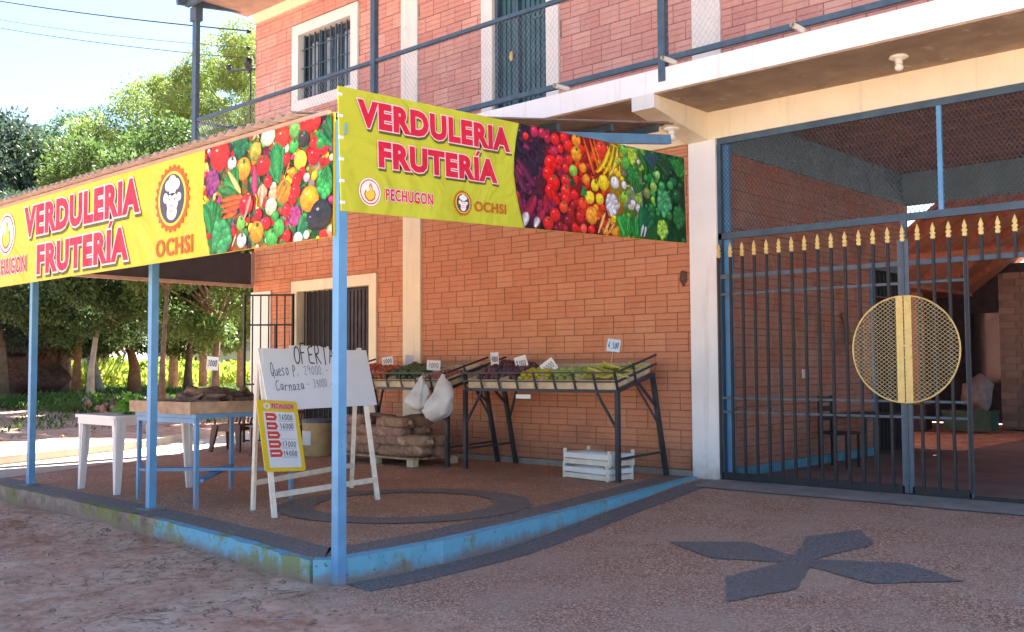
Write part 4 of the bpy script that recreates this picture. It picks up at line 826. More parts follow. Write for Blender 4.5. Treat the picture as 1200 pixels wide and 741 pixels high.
S2 = [('E',1.965,0.701,2.182,0.595,0.035,'281a38'),('E',2.012,0.766,2.186,0.685,0.031,'281a38'),('E',1.906,0.824,2.011,0.751,0.026,'281a38'),('E',1.918,0.623,2.085,0.452,0.035,'281a38'),('E',1.808,0.56,2.036,0.353,0.035,'6a2050'),('E',1.773,0.478,1.913,0.291,0.032,'6a2050'),('E',1.794,0.709,1.896,0.621,0.03,'281a38'),('E',1.898,0.664,2.066,0.509,0.03,'281a38'),('E',1.796,0.295,1.872,0.101,0.028,'901848'),('C',1.861,0.789,0.036,'281a38'),('C',1.925,0.769,0.029,'d81c22'),('C',1.784,0.265,0.036,'b8204a'),('C',1.801,0.167,0.037,'6a2050'),('C',2.036,0.82,0.041,'b8204a'),('C',2.136,0.819,0.04,'b8204a'),('C',2.202,0.783,0.036,'b8204a'),('C',2.305,0.789,0.048,'d81c22'),('C',2.423,0.819,0.046,'d81c22'),('C',2.288,0.682,0.041,'b8204a'),('C',2.371,0.714,0.036,'d81c22'),('C',2.479,0.758,0.053,'d81c22'),('C',2.355,0.615,0.042,'d81c22'),('C',2.485,0.629,0.043,'d81c22'),('C',2.434,0.556,0.038,'d81c22'),('C',2.237,0.572,0.067,'e01014'),('C',2.198,0.479,0.06,'e01014'),('C',2.264,0.411,0.069,'e01014'),('C',2.225,0.333,0.063,'e01014'),('E',2.227,0.363,2.335,0.231,0.043,'e01014'),('E',1.847,0.027,2.033,0.287,0.049,'a02048'),('E',1.857,0.014,1.917,0.133,0.039,'d8d8e0'),('E',1.998,0.023,2.139,0.178,0.04,'b02448'),('E',2.002,0.016,2.057,0.099,0.033,'d8d8e0'),('L',2.144,0.297,2.161,0.18,0.047,'b01838'),('C',2.95,0.777,0.072,'e03020'),('C',2.595,0.818,0.051,'f08c1e'),('C',2.589,0.695,0.059,'f0961a'),('C',2.676,0.582,0.043,'f08c1e'),('E',2.702,0.839,2.847,0.53,0.02,'ea6a1c'),('E',2.789,0.851,2.907,0.598,0.02,'ea6a1c'),('E',2.844,0.85,2.931,0.664,0.018,'ea6a1c'),('B',2.875,0.564,3.082,0.824,0.025,'f0cc28'),('B',2.977,0.558,3.15,0.849,0.026,'f0cc28'),('B',3.068,0.56,3.202,0.831,0.023,'f4dc50'),('C',2.54,0.544,0.046,'8ac048'),('C',2.72,0.486,0.044,'f08c1e'),('C',2.843,0.443,0.047,'f0cc28'),('C',2.972,0.479,0.064,'e8c81e'),('C',2.761,0.327,0.056,'f0cc28'),('C',2.908,0.324,0.049,'f0cc28'),('C',2.511,0.442,0.034,'124a2a'),('L',2.639,0.339,2.716,0.408,0.037,'2e8a3c'),('C',2.428,0.442,0.052,'d81c22'),('C',2.423,0.351,0.053,'e02c24'),('C',2.42,0.283,0.045,'d81c22'),('C',2.541,0.331,0.043,'d81c22'),('C',2.393,0.213,0.048,'e8441c'),('C',2.273,0.137,0.054,'d81c22'),('C',2.178,0.056,0.056,'d81c22'),('C',2.446,0.096,0.045,'8a1420'),('C',2.485,0.175,0.04,'a01820'),('C',2.616,0.146,0.046,'d81c22'),('C',2.659,0.264,0.051,'e44020'),('C',2.538,0.042,0.038,'d81c22'),('C',2.66,0.042,0.039,'e05040'),('C',2.771,0.041,0.039,'d81c22'),('C',2.524,0.238,0.034,'a01820'),('C',2.338,0.044,0.033,'901418'),('C',2.783,0.166,0.069,'f0982a'),('C',3.143,0.495,0.053,'d8d8e0'),('C',3.285,0.485,0.033,'d8d8e0'),('V',3.092,0.291,0.083,'d4d0dc'),('C',3.5,0.291,0.033,'d8d8e0'),('E',2.87,0.016,2.984,0.212,0.018,'f0b870'),('E',2.947,0.012,3.059,0.154,0.018,'f0b870'),('E',3.025,0.025,3.123,0.126,0.018,'f0a868'),('C',3.296,0.818,0.049,'6cb83c'),('V',3.431,0.777,0.063,'a8cc40'),('C',3.324,0.692,0.056,'50a83c'),('E',3.533,0.847,3.679,0.664,0.033,'207a38'),('E',3.647,0.861,3.749,0.621,0.03,'1c6a34'),('V',3.434,0.589,0.082,'2a8a3a'),('L',3.453,0.443,3.517,0.581,0.079,'2a7a3a'),('C',3.284,0.371,0.049,'90c03c'),('C',3.838,0.638,0.037,'90c070'),('C',3.766,0.513,0.047,'88b84c'),('C',3.651,0.444,0.05,'7c8c4c'),('C',3.749,0.386,0.03,'8ac048'),('C',3.906,0.535,0.043,'3a9654'),('C',4.058,0.558,0.043,'3a9654'),('C',3.419,0.326,0.033,'d8d8e0'),('C',3.491,0.373,0.03,'8ac048'),('C',3.194,0.693,0.026,'8ac048'),('V',3.941,0.368,0.106,'48a068'),('L',3.263,0.007,3.303,0.235,0.117,'3cb04c'),('L',3.428,0.016,3.482,0.216,0.079,'2a9a40'),('L',3.513,0.021,3.702,0.332,0.107,'14784a'),('E',3.527,0.021,3.576,0.14,0.016,'d8d8e0'),('E',3.584,0.024,3.618,0.126,0.016,'d8d8e0'),('V',3.895,0.11,0.078,'98c84c'),('V',4.193,0.249,0.091,'2a7a3c'),('L',4.204,0.667,4.215,0.842,0.112,'2a8a3a'),('L',3.753,0.688,3.734,0.854,0.108,'284a58'),('L',3.988,0.645,3.939,0.828,0.096,'1c5030'),('E',3.817,0.78,4.049,0.651,0.025,'1c5a3a'),('E',3.937,0.793,4.145,0.713,0.022,'1a4a34'),('C',4.16,0.455,0.059,'1a5a30'),('C',4.024,0.255,0.041,'2a7a3a'),('C',3.725,0.233,0.04,'1a6a3c')]
def fruit_print(items, x0f, x1, hgt, seed, ramp, parent):
    rs = random.Random(seed); P = Print(.0035)
    nx_, ny_ = 24, 6
    for i in range(nx_):
        ua, ub = i/nx_, (i+1)/nx_
        for j in range(ny_):
            ya, yb = hgt*j/ny_, hgt*(j+1)/ny_
            col = shade(ramp((ua+ub)/2, rs), .35)
            xa = [x0f(y)+(x1-x0f(y))*u for y, u in ((ya, ua), (ya, ub), (yb, ub), (yb, ua))]
            P.add([(xa[0], ya, .0034), (xa[1], ya, .0034), (xa[2], yb, .0034), (xa[3], yb, .0034)], [(0, 1, 2, 3)], 0, col)
    for k in range(430):
        u, v = rs.random(), rs.random()*hgt; xl = x0f(v); x = xl+u*(x1-xl); r_ = rs.uniform(.018, .045); c = ramp(u, rs)
        if rs.random() < .25: a = rs.uniform(0, PI); P.capsule(x, v, x+.11*math.cos(a), v+.11*math.sin(a), .012, c)
        else: P.ell(x, v, r_, r_*rs.uniform(.8, 1), 0, c, 14, None)
    for it in items:
        t, c = it[0], hexc(it[-1])
        if t == 'C': P.ell(it[1], it[2], it[3]*1.25, it[3]*rs.uniform(1.05, 1.2), 0, c, 22)
        elif t == 'V': P.bumpy(it[1], it[2], it[3]*1.25, c, rs)
        elif t == 'E': P.capsule(it[1], it[2], it[3], it[4], it[5]*1.45, c, .55)
        elif t == 'B': P.capsule(it[1], it[2], it[3], it[4], it[5]*1.2, c, .8, -.03)
        elif t == 'L': P.leafy(it[1], it[2], it[3], it[4], it[5]*1.25, c, rs)
    for it in items:
        if it[0] == 'C' and it[3] > .045 and rs.random() < .35:
            P.leafy(it[1], it[2]+it[3]*.5, it[1]+.02, it[2]+it[3]*.95, .02, (.05, .2, .05), rs)
    clipmesh(P, lambda y: x0f(y)+.001, x1-.001, .002, hgt-.002)
    P.build('produce_print', 'print', parent, world=False)
pal2 = [(0, ['281a38', '5a1c50', '8a1c48']), (.14, ['901c48', 'b81838', '6a1840']), (.26, ['d81c22', 'c01420', 'e03020']), (.40, ['e04020', 'f08c1e', 'd83018']), (.50, ['f0cc28', 'f0a028', 'e8c81e']), (.60, ['8ac048', '60a040', 'd8d8c0']), (.72, ['2e8a3c', '3a9a4c', '187038']), (.86, ['1c6a38', '246a40', '124a2a']), (1, ['124a2a', '1c5a34', '245a40'])]
def ramp2(u, rs):
    k = max(i for i, (a, _) in enumerate(pal2) if a <= u); return hexc(rs.choice(pal2[k][1]))
pal1 = ['d81c22', 'd82c22', 'f08c1e', '2e8a3c', '2e8a3c', '187038', '6cb83c', 'b83c80', 'e8dcc0', 'f0cc28', '303034', 'b01824']
def ramp1(u, rs): return hexc(rs.choice(pal1))
def lettering(s, x, y, wd, ht, parent, red='letter_red', o0=.022, o1=.062, shadow=True, lab=None, jit=.0):
    k = ht
    if shadow: letter_mb(s, x, y, wd, ht, .0042, o1, o0*.4, dx=.06*k, dy=-.10*k, spacing=1.12).build('letter_shadow', 'letter_shadow', parent, world=False)
    if o1: letter_mb(s, x, y, wd, ht, .0056, o1, o0*.4, spacing=1.12).build('letter_outline', 'letter_pink_white', parent, world=False)
    letter_mb(s, x, y, wd, ht, .0070, o0, o0*.4, spacing=1.12).build('lettering', red, parent, world=False, label='the words '+lab if lab else None)
    if s == 'FRUTERIA':      # the accent over the I
        wA = [p[0] for p in text2d('FRUTERIA', 1, o0*.4, 0, 1.12)[0]]; wB = [p[0] for p in text2d('FRUTERI', 1, o0*.4, 0, 1.12)[0]]
        ax = x+wd*(max(wB)-min(wA))/(max(wA)-min(wA))-.05*ht; ay = y+ht*1.10
        for nm, mt, z, g, qx, qy in (('accent_shadow', 'letter_shadow', .0042, .05, .06, -.10), ('accent_outline', 'letter_pink_white', .0055, .05, 0, 0), ('accent', red, .0069, 0, 0, 0)):
            MB().poly([(ax+(a+qx)*ht+g*ht*ca, ay+(b+qy)*ht+g*ht*cb) for a, b, ca, cb in ((-.12, 0, -1, -1), (.04, 0, 1, -1), (.24, .22, 1, 1), (.02, .22, -1, 1))], z).build(nm, mt, parent, world=False)
def disc(parent, name, x, y, a, b, z, mat, scall=0, n=64):
    pts = [(x+a*(1+scall*math.cos(24*t))*math.cos(t), y+b*(1+scall*math.cos(24*t))*math.sin(t)) for t in [2*PI*i/n for i in range(n)]] if not scall else [(x+a*(1+scall*(1 if (i//2) % 2 else -1))*math.cos(2*PI*i/96), y+b*(1+scall*(1 if (i//2) % 2 else -1))*math.sin(2*PI*i/96)) for i in range(96)]
    return MB().poly(pts, z).build(name, mat, parent, world=False)
def flame_logo(par, x, y, a, b):
    lg = disc(par, 'flame_logo', x, y, a*1.12, b*1.12, .0045, 'logo_white'); disc(lg, 'logo_ring', x, y, a, b, .0052, 'letter_red'); disc(lg, 'logo_field', x, y, a*.91, b*.91, .0058, 'logo_white')
    def fl(k): return [(x+a*k*p, y+b*k*q-b*.08) for p, q in ((-.62, -.1), (-.5, -.45), (-.2, -.68), (.15, -.68), (.48, -.45), (.58, -.05), (.42, .3), (.3, .12), (.25, .55), (.05, .82), (-.12, .5), (-.02, .2), (-.3, .02), (-.45, .25))]
    MB().poly(fl(1.0), .0064).build('logo_shape', 'letter_ochre', lg, world=False); MB().poly(fl(.82), .0070).build('logo_shape', 'logo_yellow', lg, world=False)
def chef_logo(par, x, y, a, b):
    lg = disc(par, 'chef_logo', x, y, a, b, .0045, 'letter_ochre', .045); disc(lg, 'logo_ring', x, y, a*.84, b*.84, .0052, 'logo_yellow'); disc(lg, 'logo_field', x, y, a*.74, b*.76, .0058, 'logo_dark')
    for cx, cy, r1, r2 in ((-.22, .42, .2, .17), (.02, .52, .24, .2), (.26, .42, .2, .17), (.03, .28, .2, .2), (.03, -.12, .34, .3), (-.38, .05, .14, .16), (.42, .02, .13, .13), (.0, -.42, .3, .24)): disc(lg, 'logo_shape', x+a*cx, y+b*cy, a*r1, b*r2, .0064+cx*.0002, 'logo_white', n=20)
    disc(lg, 'snout', x-.03*a, y-.30*b, a*.15, b*.12, .0074, 'logo_pink', n=20); disc(lg, 'snout', x-.03*a, y-.30*b, a*.10, b*.08, .0078, 'logo_white', n=20)
    for q in (-.12, .16): disc(lg, 'eye', x+q*a, y-.02*b, a*.035, b*.04, .0074, 'logo_dark', n=12)
    MB().poly([(x-a*.14, y+b*.12), (x+a*.2, y+b*.12), (x+a*.2, y+b*.16), (x-a*.14, y+b*.16)], .0070).build('hat_band', 'logo_dark', lg, world=False)
B1 = thing('long_front_banner', 'yellow VERDULERIA FRUTERIA banner with scattered produce along the awning front', 'banner', (0, 0, 0), 'shop banners')
place(B1, (1, 0, 0), (0, 0, 1), (0, -1, 0), (-11.88, 4.190, 2.215))
def panel(W_, H_, mat, par, wob):
    nx_, ny_ = 40, 6; m = MB(); vs = []
    for s_ in (0, -.012):
        for i in range(nx_+1):
            for j in range(ny_+1): vs.append((W_*i/nx_, H_*j/ny_, s_-.002+(wob*(noise.noise(Vector((i*.5, j*.4, 2)))-.5) if s_ == 0 else 0)*0))
    k = (nx_+1)*(ny_+1); fs = []
    for i in range(nx_):
        for j in range(ny_): a = i*(ny_+1)+j; b = a+ny_+1; fs += [(a, b, b+1, a+1), (k+a, k+a+1, k+b+1, k+b)]
    for i in range(nx_): a = i*(ny_+1); b = a+ny_+1; fs += [(a, k+a, k+b, b), (a+ny_, b+ny_, k+b+ny_, k+a+ny_)]
    for j in range(ny_): fs += [(j, j+1, k+j+1, k+j), (nx_*(ny_+1)+j, k+nx_*(ny_+1)+j, k+nx_*(ny_+1)+j+1, nx_*(ny_+1)+j+1)]
    m.add(vs, fs); m.build('panel', mat, par, world=False)
panel(6.37, .862, 'banner_cloth', B1, 0)
lettering('VERDULERIA', 1.13, .487, 2.46, .293, B1, o0=.055, o1=.095, lab='VERDULERIA'); lettering('FRUTERIA', 1.46, .078, 1.93, .282, B1, o0=.055, o1=.095, lab='FRUTERIA')
flame_logo(B1, .635, .56, .20, .205); lettering('PECHUGON', .19, .125, .98, .165, B1, o0=.02, o1=.075, shadow=False, lab='PECHUGON')
chef_logo(B1, 4.17, .525, .275, .275); lettering('OCHSI', 3.91, .045, .60, .145, B1, 'letter_ochre', .03, 0, False, lab='OCHSI')
b1f = lambda y: 4.665+.11*max(0, (.45-y)/.45)**1.6+.02*max(0, (y-.5)/.36)
fruit_print(S1, b1f, 6.365, .862, 5, ramp1, B1)
B2 = thing('side_fruit_banner', 'lime yellow VERDULERIA FRUTERIA banner with rainbow of produce facing the driveway', 'banner', (0, 0, 0), 'shop banners')
th = math.atan(.0378); place(B2, (0, math.cos(th), math.sin(th)), (0, -math.sin(th), math.cos(th)), (1, 0, 0), (-5.452, 4.215, 2.388))
panel(4.335, .866, 'banner_cloth_lime', B2, 0)
lettering('VERDULERIA', .17, .613, 1.55, .18, B2, o0=.055, o1=.09, lab='VERDULERIA'); lettering('FRUTERIA', .345, .343, 1.21, .174, B2, o0=.055, o1=.09, lab='FRUTERIA')
flame_logo(B2, .25, .152, .088, .088); lettering('PECHUGON', .395, .106, .46, .082, B2, o0=.02, o1=.08, shadow=False, lab='PECHUGON')
chef_logo(B2, 1.172, .148, .095, .095); lettering('OCHSI', 1.30, .096, .36, .078, B2, 'letter_ochre', .028, 0, False, lab='OCHSI')
b2f = lambda y: 1.77+.085*(abs(y-.47)/.4)**1.7
fruit_print(S2, b2f, 4.33, .866, 9, ramp2, B2)
for i in range(6): MB().box(-.004, .03, .05+i*.15, .07+i*.15, -.012, .004).build('tie_strap', 'logo_white', B2, world=False)

# ================================================================ produce racks
def rack(x0, x1, label):
    t = thing('produce_rack', label, 'rack', ((x0+x1)/2, 9.6, 0), 'slanted produce racks')
    S_ = 'rack_steel'
    def zz(y, base): return base+(y-9.2)*.265
    for x in (x0, x1):
        MB().bar((x, 9.2, 0), (x, 9.2, 1.03), .05).build('leg', S_, t); MB().bar((x, 10.17, 0), (x, 9.90, 1.20), .05).build('leg', S_, t)
        MB().bar((x, 9.2, 1.03), (x, 9.94, zz(9.94, 1.03)), .035).build('side_rail', S_, t)
        for b in (1.14, 1.25): MB().bar((x, 9.2, b), (x, 9.98, zz(9.98, b)), .022).build('side_rail', S_, t)
        for y in (9.2, 9.56): MB().bar((x, y+.02, zz(y, 1.0)), (x, y-.055, zz(y, 1.26)), .028, .015).build('upright', S_, t)
        MB().bar((x, 9.22, .26), (x, 10.10, .29), .025).build('brace', S_, t)
        MB().bar((x, 9.62, 1.12), (x, 9.97, .83), .025).build('brace', S_, t)
        sx = .3 if x == x0 else -.3
        MB().bar((x, 9.2, .58), (x+sx, 9.2, 1.01), .025).build('brace', S_, t)
        MB().bar((x, 10.04, .6), (x+sx, 9.92, 1.16), .025).build('brace', S_, t)
    MB().bar((x0, 9.2, 1.03), (x1, 9.2, 1.03), .035).build('front_rail', S_, t)
    for b in (1.14, 1.245): MB().bar((x0, 9.19-.05*(b-1.03)/.2, b), (x1, 9.19-.05*(b-1.03)/.2, b), .018).build('front_rail', S_, t)
    MB().bar((x0, 9.94, zz(9.94, 1.03)), (x1, 9.94, zz(9.94, 1.03)), .035).build('rear_rail', S_, t)
    n = max(3, int(round((x1-x0)/.3)))
    for i in range(n+1):
        x = x0+(x1-x0)*i/n; MB().bar((x, 9.215, 1.015), (x, 9.14, 1.25), .028, .012).build('upright', S_, t)
    k = max(1, int(round((x1-x0)/.62)))
    for i in range(k):
        a, b = x0+.03+(x1-x0-.06)*i/k, x0+.03+(x1-x0-.06)*(i+1)/k-.012
        ty = MB(); ty.bar(((a+b)/2, 9.225, 1.055), ((a+b)/2, 9.92, zz(9.92, 1.055)), b-a, .012); o = ty.build('tray', 'wood_pale', t)
        MB().bar((a, 9.232, 1.105), (b, 9.232, 1.105), .012, .11).build('tray_side', 'wood_pale', o)
        for x in (a+.006, b-.006): MB().bar((x, 9.24, 1.115), (x, 9.91, zz(9.91, 1.115)), .012, .12).build('tray_side', 'wood_pale', o)
        MB().bar((a, 9.915, zz(9.915, 1.115)), (b, 9.915, zz(9.915, 1.115)), .012, .11).build('tray_side', 'wood_pale', o)
    return t
rack(-9.28, -6.82, 'dark steel rack of bananas and citrus against the wall, right of the hanging bags')
rack(-12.05, -9.62, 'dark steel rack of tomatoes and avocados beside the cream pilaster')
def heap(name, mat, label, cat, group, x0, x1, n, r, lump, y0=9.34, y1=9.84, el=1.0, top=.0):
    mb = MB().blob((0, 0, 0), (r*el, r, r*.92), 10, 7, lump, 4); me = mb.mesh(name, smooth=True); me.materials.append(MATS[mat])
    cols = max(1, int((x1-x0)/(r*1.8*el))); rows = max(1, int((y1-y0)/(r*1.8))); k = 0
    for i in range(n):
        a = i % cols; b = (i//cols) % rows; lay = i//(cols*rows)
        x = x0+(a+.5+.5*(lay % 2))*(x1-x0)/cols+random.uniform(-.01, .01); y = y0+(b+.5)*(y1-y0)/rows+random.uniform(-.01, .01)
        if lay and (a == cols-1 or b == rows-1): y -= .03
        z = 1.07+(y-9.2)*.265+r*.95+lay*r*1.45+random.uniform(0, .012)+top
        o = bpy.data.objects.new(name, me); C.objects.link(o); o.location = (x, y, z); o.rotation_euler = (random.uniform(0, 3), random.uniform(0, 3), random.uniform(0, 6)) if el == 1 else (random.uniform(-.3, .3), random.uniform(-.3, .3), random.uniform(0, 6))
        s_ = random.uniform(.86, 1.12); o.scale = (s_, s_, s_); tag(o, label, cat, group)
heap('beetroot', 'beet', 'dark purple brown beetroot piled at the left end of the right rack', 'beetroot', 'beetroot in the right rack', -9.2, -8.52, 66, .052, .2, top=.02)
heap('lemon', 'lemon', 'yellow lemon heaped in the middle of the right rack', 'lemon', 'lemons in the right rack', -8.5, -7.98, 44, .045, .08, el=1.2)
heap('chayote', 'chayote', 'pale green chayote lying between the lemons and the bananas', 'chayote', 'chayotes in the right rack', -7.97, -7.48, 28, .05, .15, el=1.3)
heap('tomato', 'tomato', 'red tomato piled in the left rack behind the easel', 'tomato', 'tomatoes in the left rack', -12.0, -11.06, 84, .05, .06, top=.02)
heap('avocado', 'avocado', 'dark green avocado in the middle of the left rack', 'avocado', 'avocados in the left rack', -11.02, -10.35, 46, .052, .1, el=1.25, top=.01)
heap('onion', 'onion', 'reddish onion at the right end of the left rack', 'onion', 'onions in the left rack', -10.33, -9.68, 40, .043, .04)
# bananas
def banana_mesh():
    m = MB(); pts = []; rd = []
    for i in range(9):
        a = -1.0+i*.25; pts.append((.13*math.sin(a), 0, -.13*math.cos(a)+.13)); rd.append([.006, .014, .019, .021, .021, .020, .018, .011, .004][i])
    m.tube(pts, rd, 6); return m
for k, (bx, by) in enumerate([(-7.38, 9.42), (-7.33, 9.62), (-7.30, 9.80), (-7.14, 9.50), (-7.12, 9.72), (-6.97, 9.42), (-6.98, 9.64), (-7.0, 9.82), (-7.22, 9.36), (-7.22, 9.60)]):
    z = 1.08+(by-9.2)*.265+(.06 if k < 8 else .13)
    t = thing('banana_bunch', 'bunch of green yellow bananas at the right end of the right rack', 'bananas', (bx, by, z), 'banana bunches in the right rack')
    bm2 = banana_mesh()
    me = bm2.mesh('banana', smooth=True); me.materials.append(MATS['banana'])
    for j in range(6):
        o = link('banana', me, t); a = (j-2.5)*.16
        o.location = (a*.22, -.02*abs(j-2.5), .012*(j % 2)); o.rotation_euler = (PI/2*.75+random.uniform(-.12, .12), random.uniform(-.1, .1)+a*.6, .25+a+random.uniform(-.1, .1))
    t.rotation_euler = (0, 0, random.uniform(-.6, .6))
STK = {'O': [[(.5, 1), (.15, .85), (0, .5), (.15, .12), (.5, 0), (.85, .15), (1, .5), (.85, .88), (.5, 1)]], 'F': [[(.1, 0), (.15, 1), (.9, 1)], [(.12, .52), (.7, .55)]],
 'E': [[(.95, 1), (.1, .95), (.12, .5), (.7, .52)], [(.12, .5), (.05, .03), (.9, 0)]], 'R': [[(.1, 0), (.1, 1), (.7, .95), (.85, .72), (.6, .52), (.12, .5), (.9, 0)]],
 'T': [[(0, 1), (1, .97)], [(.5, 1), (.48, 0)]], 'A': [[(0, 0), (.5, 1), (.95, 0)], [(.2, .38), (.8, .4)]], 'Q': [[(.5, 1), (.1, .8), (0, .4), (.2, .05), (.6, 0), (.9, .3), (.9, .75), (.5, 1)], [(.5, .25), (1, -.15)]],
 'P': [[(.1, -.05), (.15, 1), (.75, .95), (.85, .7), (.6, .5), (.15, .48)]], 'C': [[(.9, .9), (.5, 1), (.12, .75), (0, .4), (.2, .05), (.6, 0), (.95, .15)]],
 'u': [[(0, .55), (.05, .1), (.4, 0), (.8, .15), (.85, .55)], [(.85, .55), (.95, 0)]], 'e': [[(.05, .3), (.8, .35), (.7, .55), (.35, .6), (.05, .35), (.15, .05), (.5, 0), (.95, .1)]],
 's': [[(.8, .55), (.3, .58), (.15, .42), (.7, .25), (.75, .08), (.1, 0)]], 'o': [[(.45, .58), (.08, .4), (.1, .08), (.5, 0), (.85, .2), (.8, .48), (.45, .58)]],
 'a': [[(.8, .5), (.4, .58), (.08, .35), (.15, .03), (.5, 0), (.78, .3), (.8, .55), (.85, .05), (1, 0)]], 'r': [[(.1, .55), (.15, 0)], [(.14, .3), (.4, .55), (.85, .52)]],
 'n': [[(.05, .55), (.1, 0)], [(.1, .3), (.4, .58), (.75, .5), (.8, 0)]], 'z': [[(.05, .55), (.8, .52), (.1, .02), (.9, 0)]], '-': [[(.1, .4), (.9, .42)]], '.': [[(.35, 0), (.5, .06)]], ' ': [],
 '0': [[(.5, 1), (.12, .75), (.1, .25), (.45, 0), (.85, .2), (.88, .75), (.5, 1)]], '1': [[(.25, .8), (.55, 1), (.5, 0)]], '2': [[(.1, .8), (.45, 1), (.85, .8), (.7, .5), (.05, .02), (.95, 0)]],
 '3': [[(.1, .95), (.8, .98), (.45, .58), (.85, .35), (.6, .02), (.05, .08)]], '4': [[(.6, 1), (.05, .35), (.9, .38)], [(.68, .65), (.62, 0)]], '5': [[(.85, 1), (.2, .97), (.15, .58), (.65, .6), (.85, .3), (.5, 0), (.05, .08)]],
 '6': [[(.75, 1), (.25, .65), (.1, .25), (.45, 0), (.85, .2), (.6, .5), (.15, .35)]], '7': [[(.05, 1), (.92, .97), (.35, 0)], [(.3, .5), (.75, .52)]], '8': [[(.5, .52), (.15, .75), (.5, 1), (.85, .78), (.5, .52), (.1, .25), (.5, 0), (.9, .22), (.5, .52)]],
 '9': [[(.85, .7), (.5, .5), (.12, .7), (.45, 1), (.85, .8), (.75, 0)]]}
def handwrite(s, x, y, wd, ht, wline, z, seed=1, axis='xy'):
    rs = random.Random(seed+len(s)); mb = MB(); cw = wd/len(s); k = 0
    for i, ch in enumerate(s):
        ox, oy, sc1, sh = x+cw*i+rs.uniform(-.06, .06)*cw, y+rs.uniform(-.07, .07)*ht, rs.uniform(.9, 1.1), rs.uniform(.02, .2)
        for st in STK.get(ch, []):
            # smooth the stroke once
            P = [st[0]]
            for a, b in zip(st[:-1], st[1:]): P += [(a[0]*.75+b[0]*.25, a[1]*.75+b[1]*.25), (a[0]*.25+b[0]*.75, a[1]*.25+b[1]*.75)]
            P.append(st[-1]); Q = [(ox+(p[0]*.78+sh*p[1])*cw, oy+p[1]*ht*sc1) for p in P]
            for a, b in zip(Q[:-1], Q[1:]):
                d = math.hypot(b[0]-a[0], b[1]-a[1])
                if d < 1e-6: continue
                ux, uy = (b[0]-a[0])/d*wline*.35, (b[1]-a[1])/d*wline*.35; nx, ny = -(b[1]-a[1])/d*wline/2, (b[0]-a[0])/d*wline/2; k += 1; zz = z+k*.000015
                V_ = [(a[0]-ux+nx, a[1]-uy+ny), (a[0]-ux-nx, a[1]-uy-ny), (b[0]+ux-nx, b[1]+uy-ny), (b[0]+ux+nx, b[1]+uy+ny)]
                mb.add([(p, q, zz) if axis == 'xy' else (p, -zz, q) for p, q in V_], [(0, 1, 2, 3)])
    return mb
# price cards
def card(p, txt_, mat, label, tilt=0, yaw_=-.6, wd=.17, ht=.13, stick=.22, rot=0):
    t = thing('price_card', label, 'price card', p, 'handwritten price cards')
    MB().box(-wd/2, wd/2, -.002, .002, -ht/2, ht/2).build('card', mat, t, world=False)
    if stick: MB().bar((0, .006, ht*.1), (0, .006, -stick), .008).build('stick', 'wood_pale', t, world=False)
    if txt_:
        handwrite(txt_, -wd*.40, -ht*.24, wd*.80, ht*.46, .007, .0030, int(abs(p[0])*10), 'xz').build('lettering', 'ink', t, world=False, label='handwritten price '+txt_)
    t.rotation_euler = (0, tilt, -yaw_)
card((-11.43, 9.7, 1.42), '5000', 'card_white', 'white price card standing over the tomatoes', -.12, -.55)
card((-11.03, 9.78, 1.42), '', 'card_lilac', 'blank lilac price card between tomatoes and avocados', .1, -.5, .13, .17)
card((-10.21, 9.5, 1.35), '7000', 'card_white', 'wide white price card over the onions', .05, -.5, .20, .14)
card((-9.13, 9.6, 1.43), '4000', 'card_white', 'narrow upright price card over the beetroot', -.05, -.5, .11, .17)
card((-8.56, 9.5, 1.37), '8000', 'card_white', 'tilted price card between beetroot and lemons', -.3, -.5, .16, .18)
card((-8.1, 9.5, 1.32), '3000', 'card_white', 'strongly tilted price card resting over the chayotes', -.62, -.45, .19, .16)
card((-7.18, 9.62, 1.57), '6.500', 'card_blue', 'pale blue price card raised above the bananas', .15, -.5, .16, .15, .4)
card((-8.22, 9.15, .955), '', 'card_white', 'small blank strip hanging below the front of the right rack', 0, -.3, .20, .05, 0)
card((-9.34, 5.55, 1.37), '3000', 'card_white', 'price card standing in the cassava on the blue table', .08, -.6, .13, .14, .3)
# hanging plastic bags
def plastic_bag(name, label, top, c, rx, ry, h, seed):
    m = MB(); n, k = 40, 26; vs = []
    for i in range(k+1):
        t = i/k; z = top[2]-h*t; w_ = float(np.interp(t, [0, .08, .3, .55, .8, .93, 1], [.08, .22, .62, .92, 1.0, .80, .45]))
        cx, cy = top[0]+(c[0]-top[0])*min(1, t*1.6), top[1]+(c[1]-top[1])*min(1, t*1.6)
        for j in range(n):
            a = 2*PI*j/n; d = 1+.30*noise.noise(Vector((math.cos(a)*1.2, math.sin(a)*1.2, t*1.6+seed)))*2-.26*abs(math.sin(a*2.5+seed+t*.8))**.6*(1-.6*t)+.09*abs(noise.noise(Vector((math.cos(a)*3.5, math.sin(a)*3.5, t*7+seed))))*2
            vs.append((cx+rx*w_*d*math.cos(a), cy+ry*w_*d*math.sin(a), z+.02*noise.noise(Vector((a, t*5, seed)))+(.05*math.cos(a)*t if seed > 2 else 0)))
    fs = [(i*n+j, (i+1)*n+j, (i+1)*n+(j+1) % n, i*n+(j+1) % n) for i in range(k) for j in range(n)]+[tuple(k*n+j for j in range(n))[::-1]]
    m.add(vs, fs)
    m.tube([(top[0]-.03, top[1]+.02, top[2]-.01), (top[0]-.01, top[1]+.04, top[2]+.05), (top[0]+.03, top[1]+.02, top[2]-.01)], .007, 6)
    return solo(m, name, 'bag_plastic', label, 'plastic bag', 'white bags hung on the left rack', True, loc=top)
plastic_bag('plastic_bag', 'smaller white plastic bag hanging from the end of the left rack', (-10.05, 9.13, 1.20), (-10.06, 9.06), .19, .11, .45, 1.3)
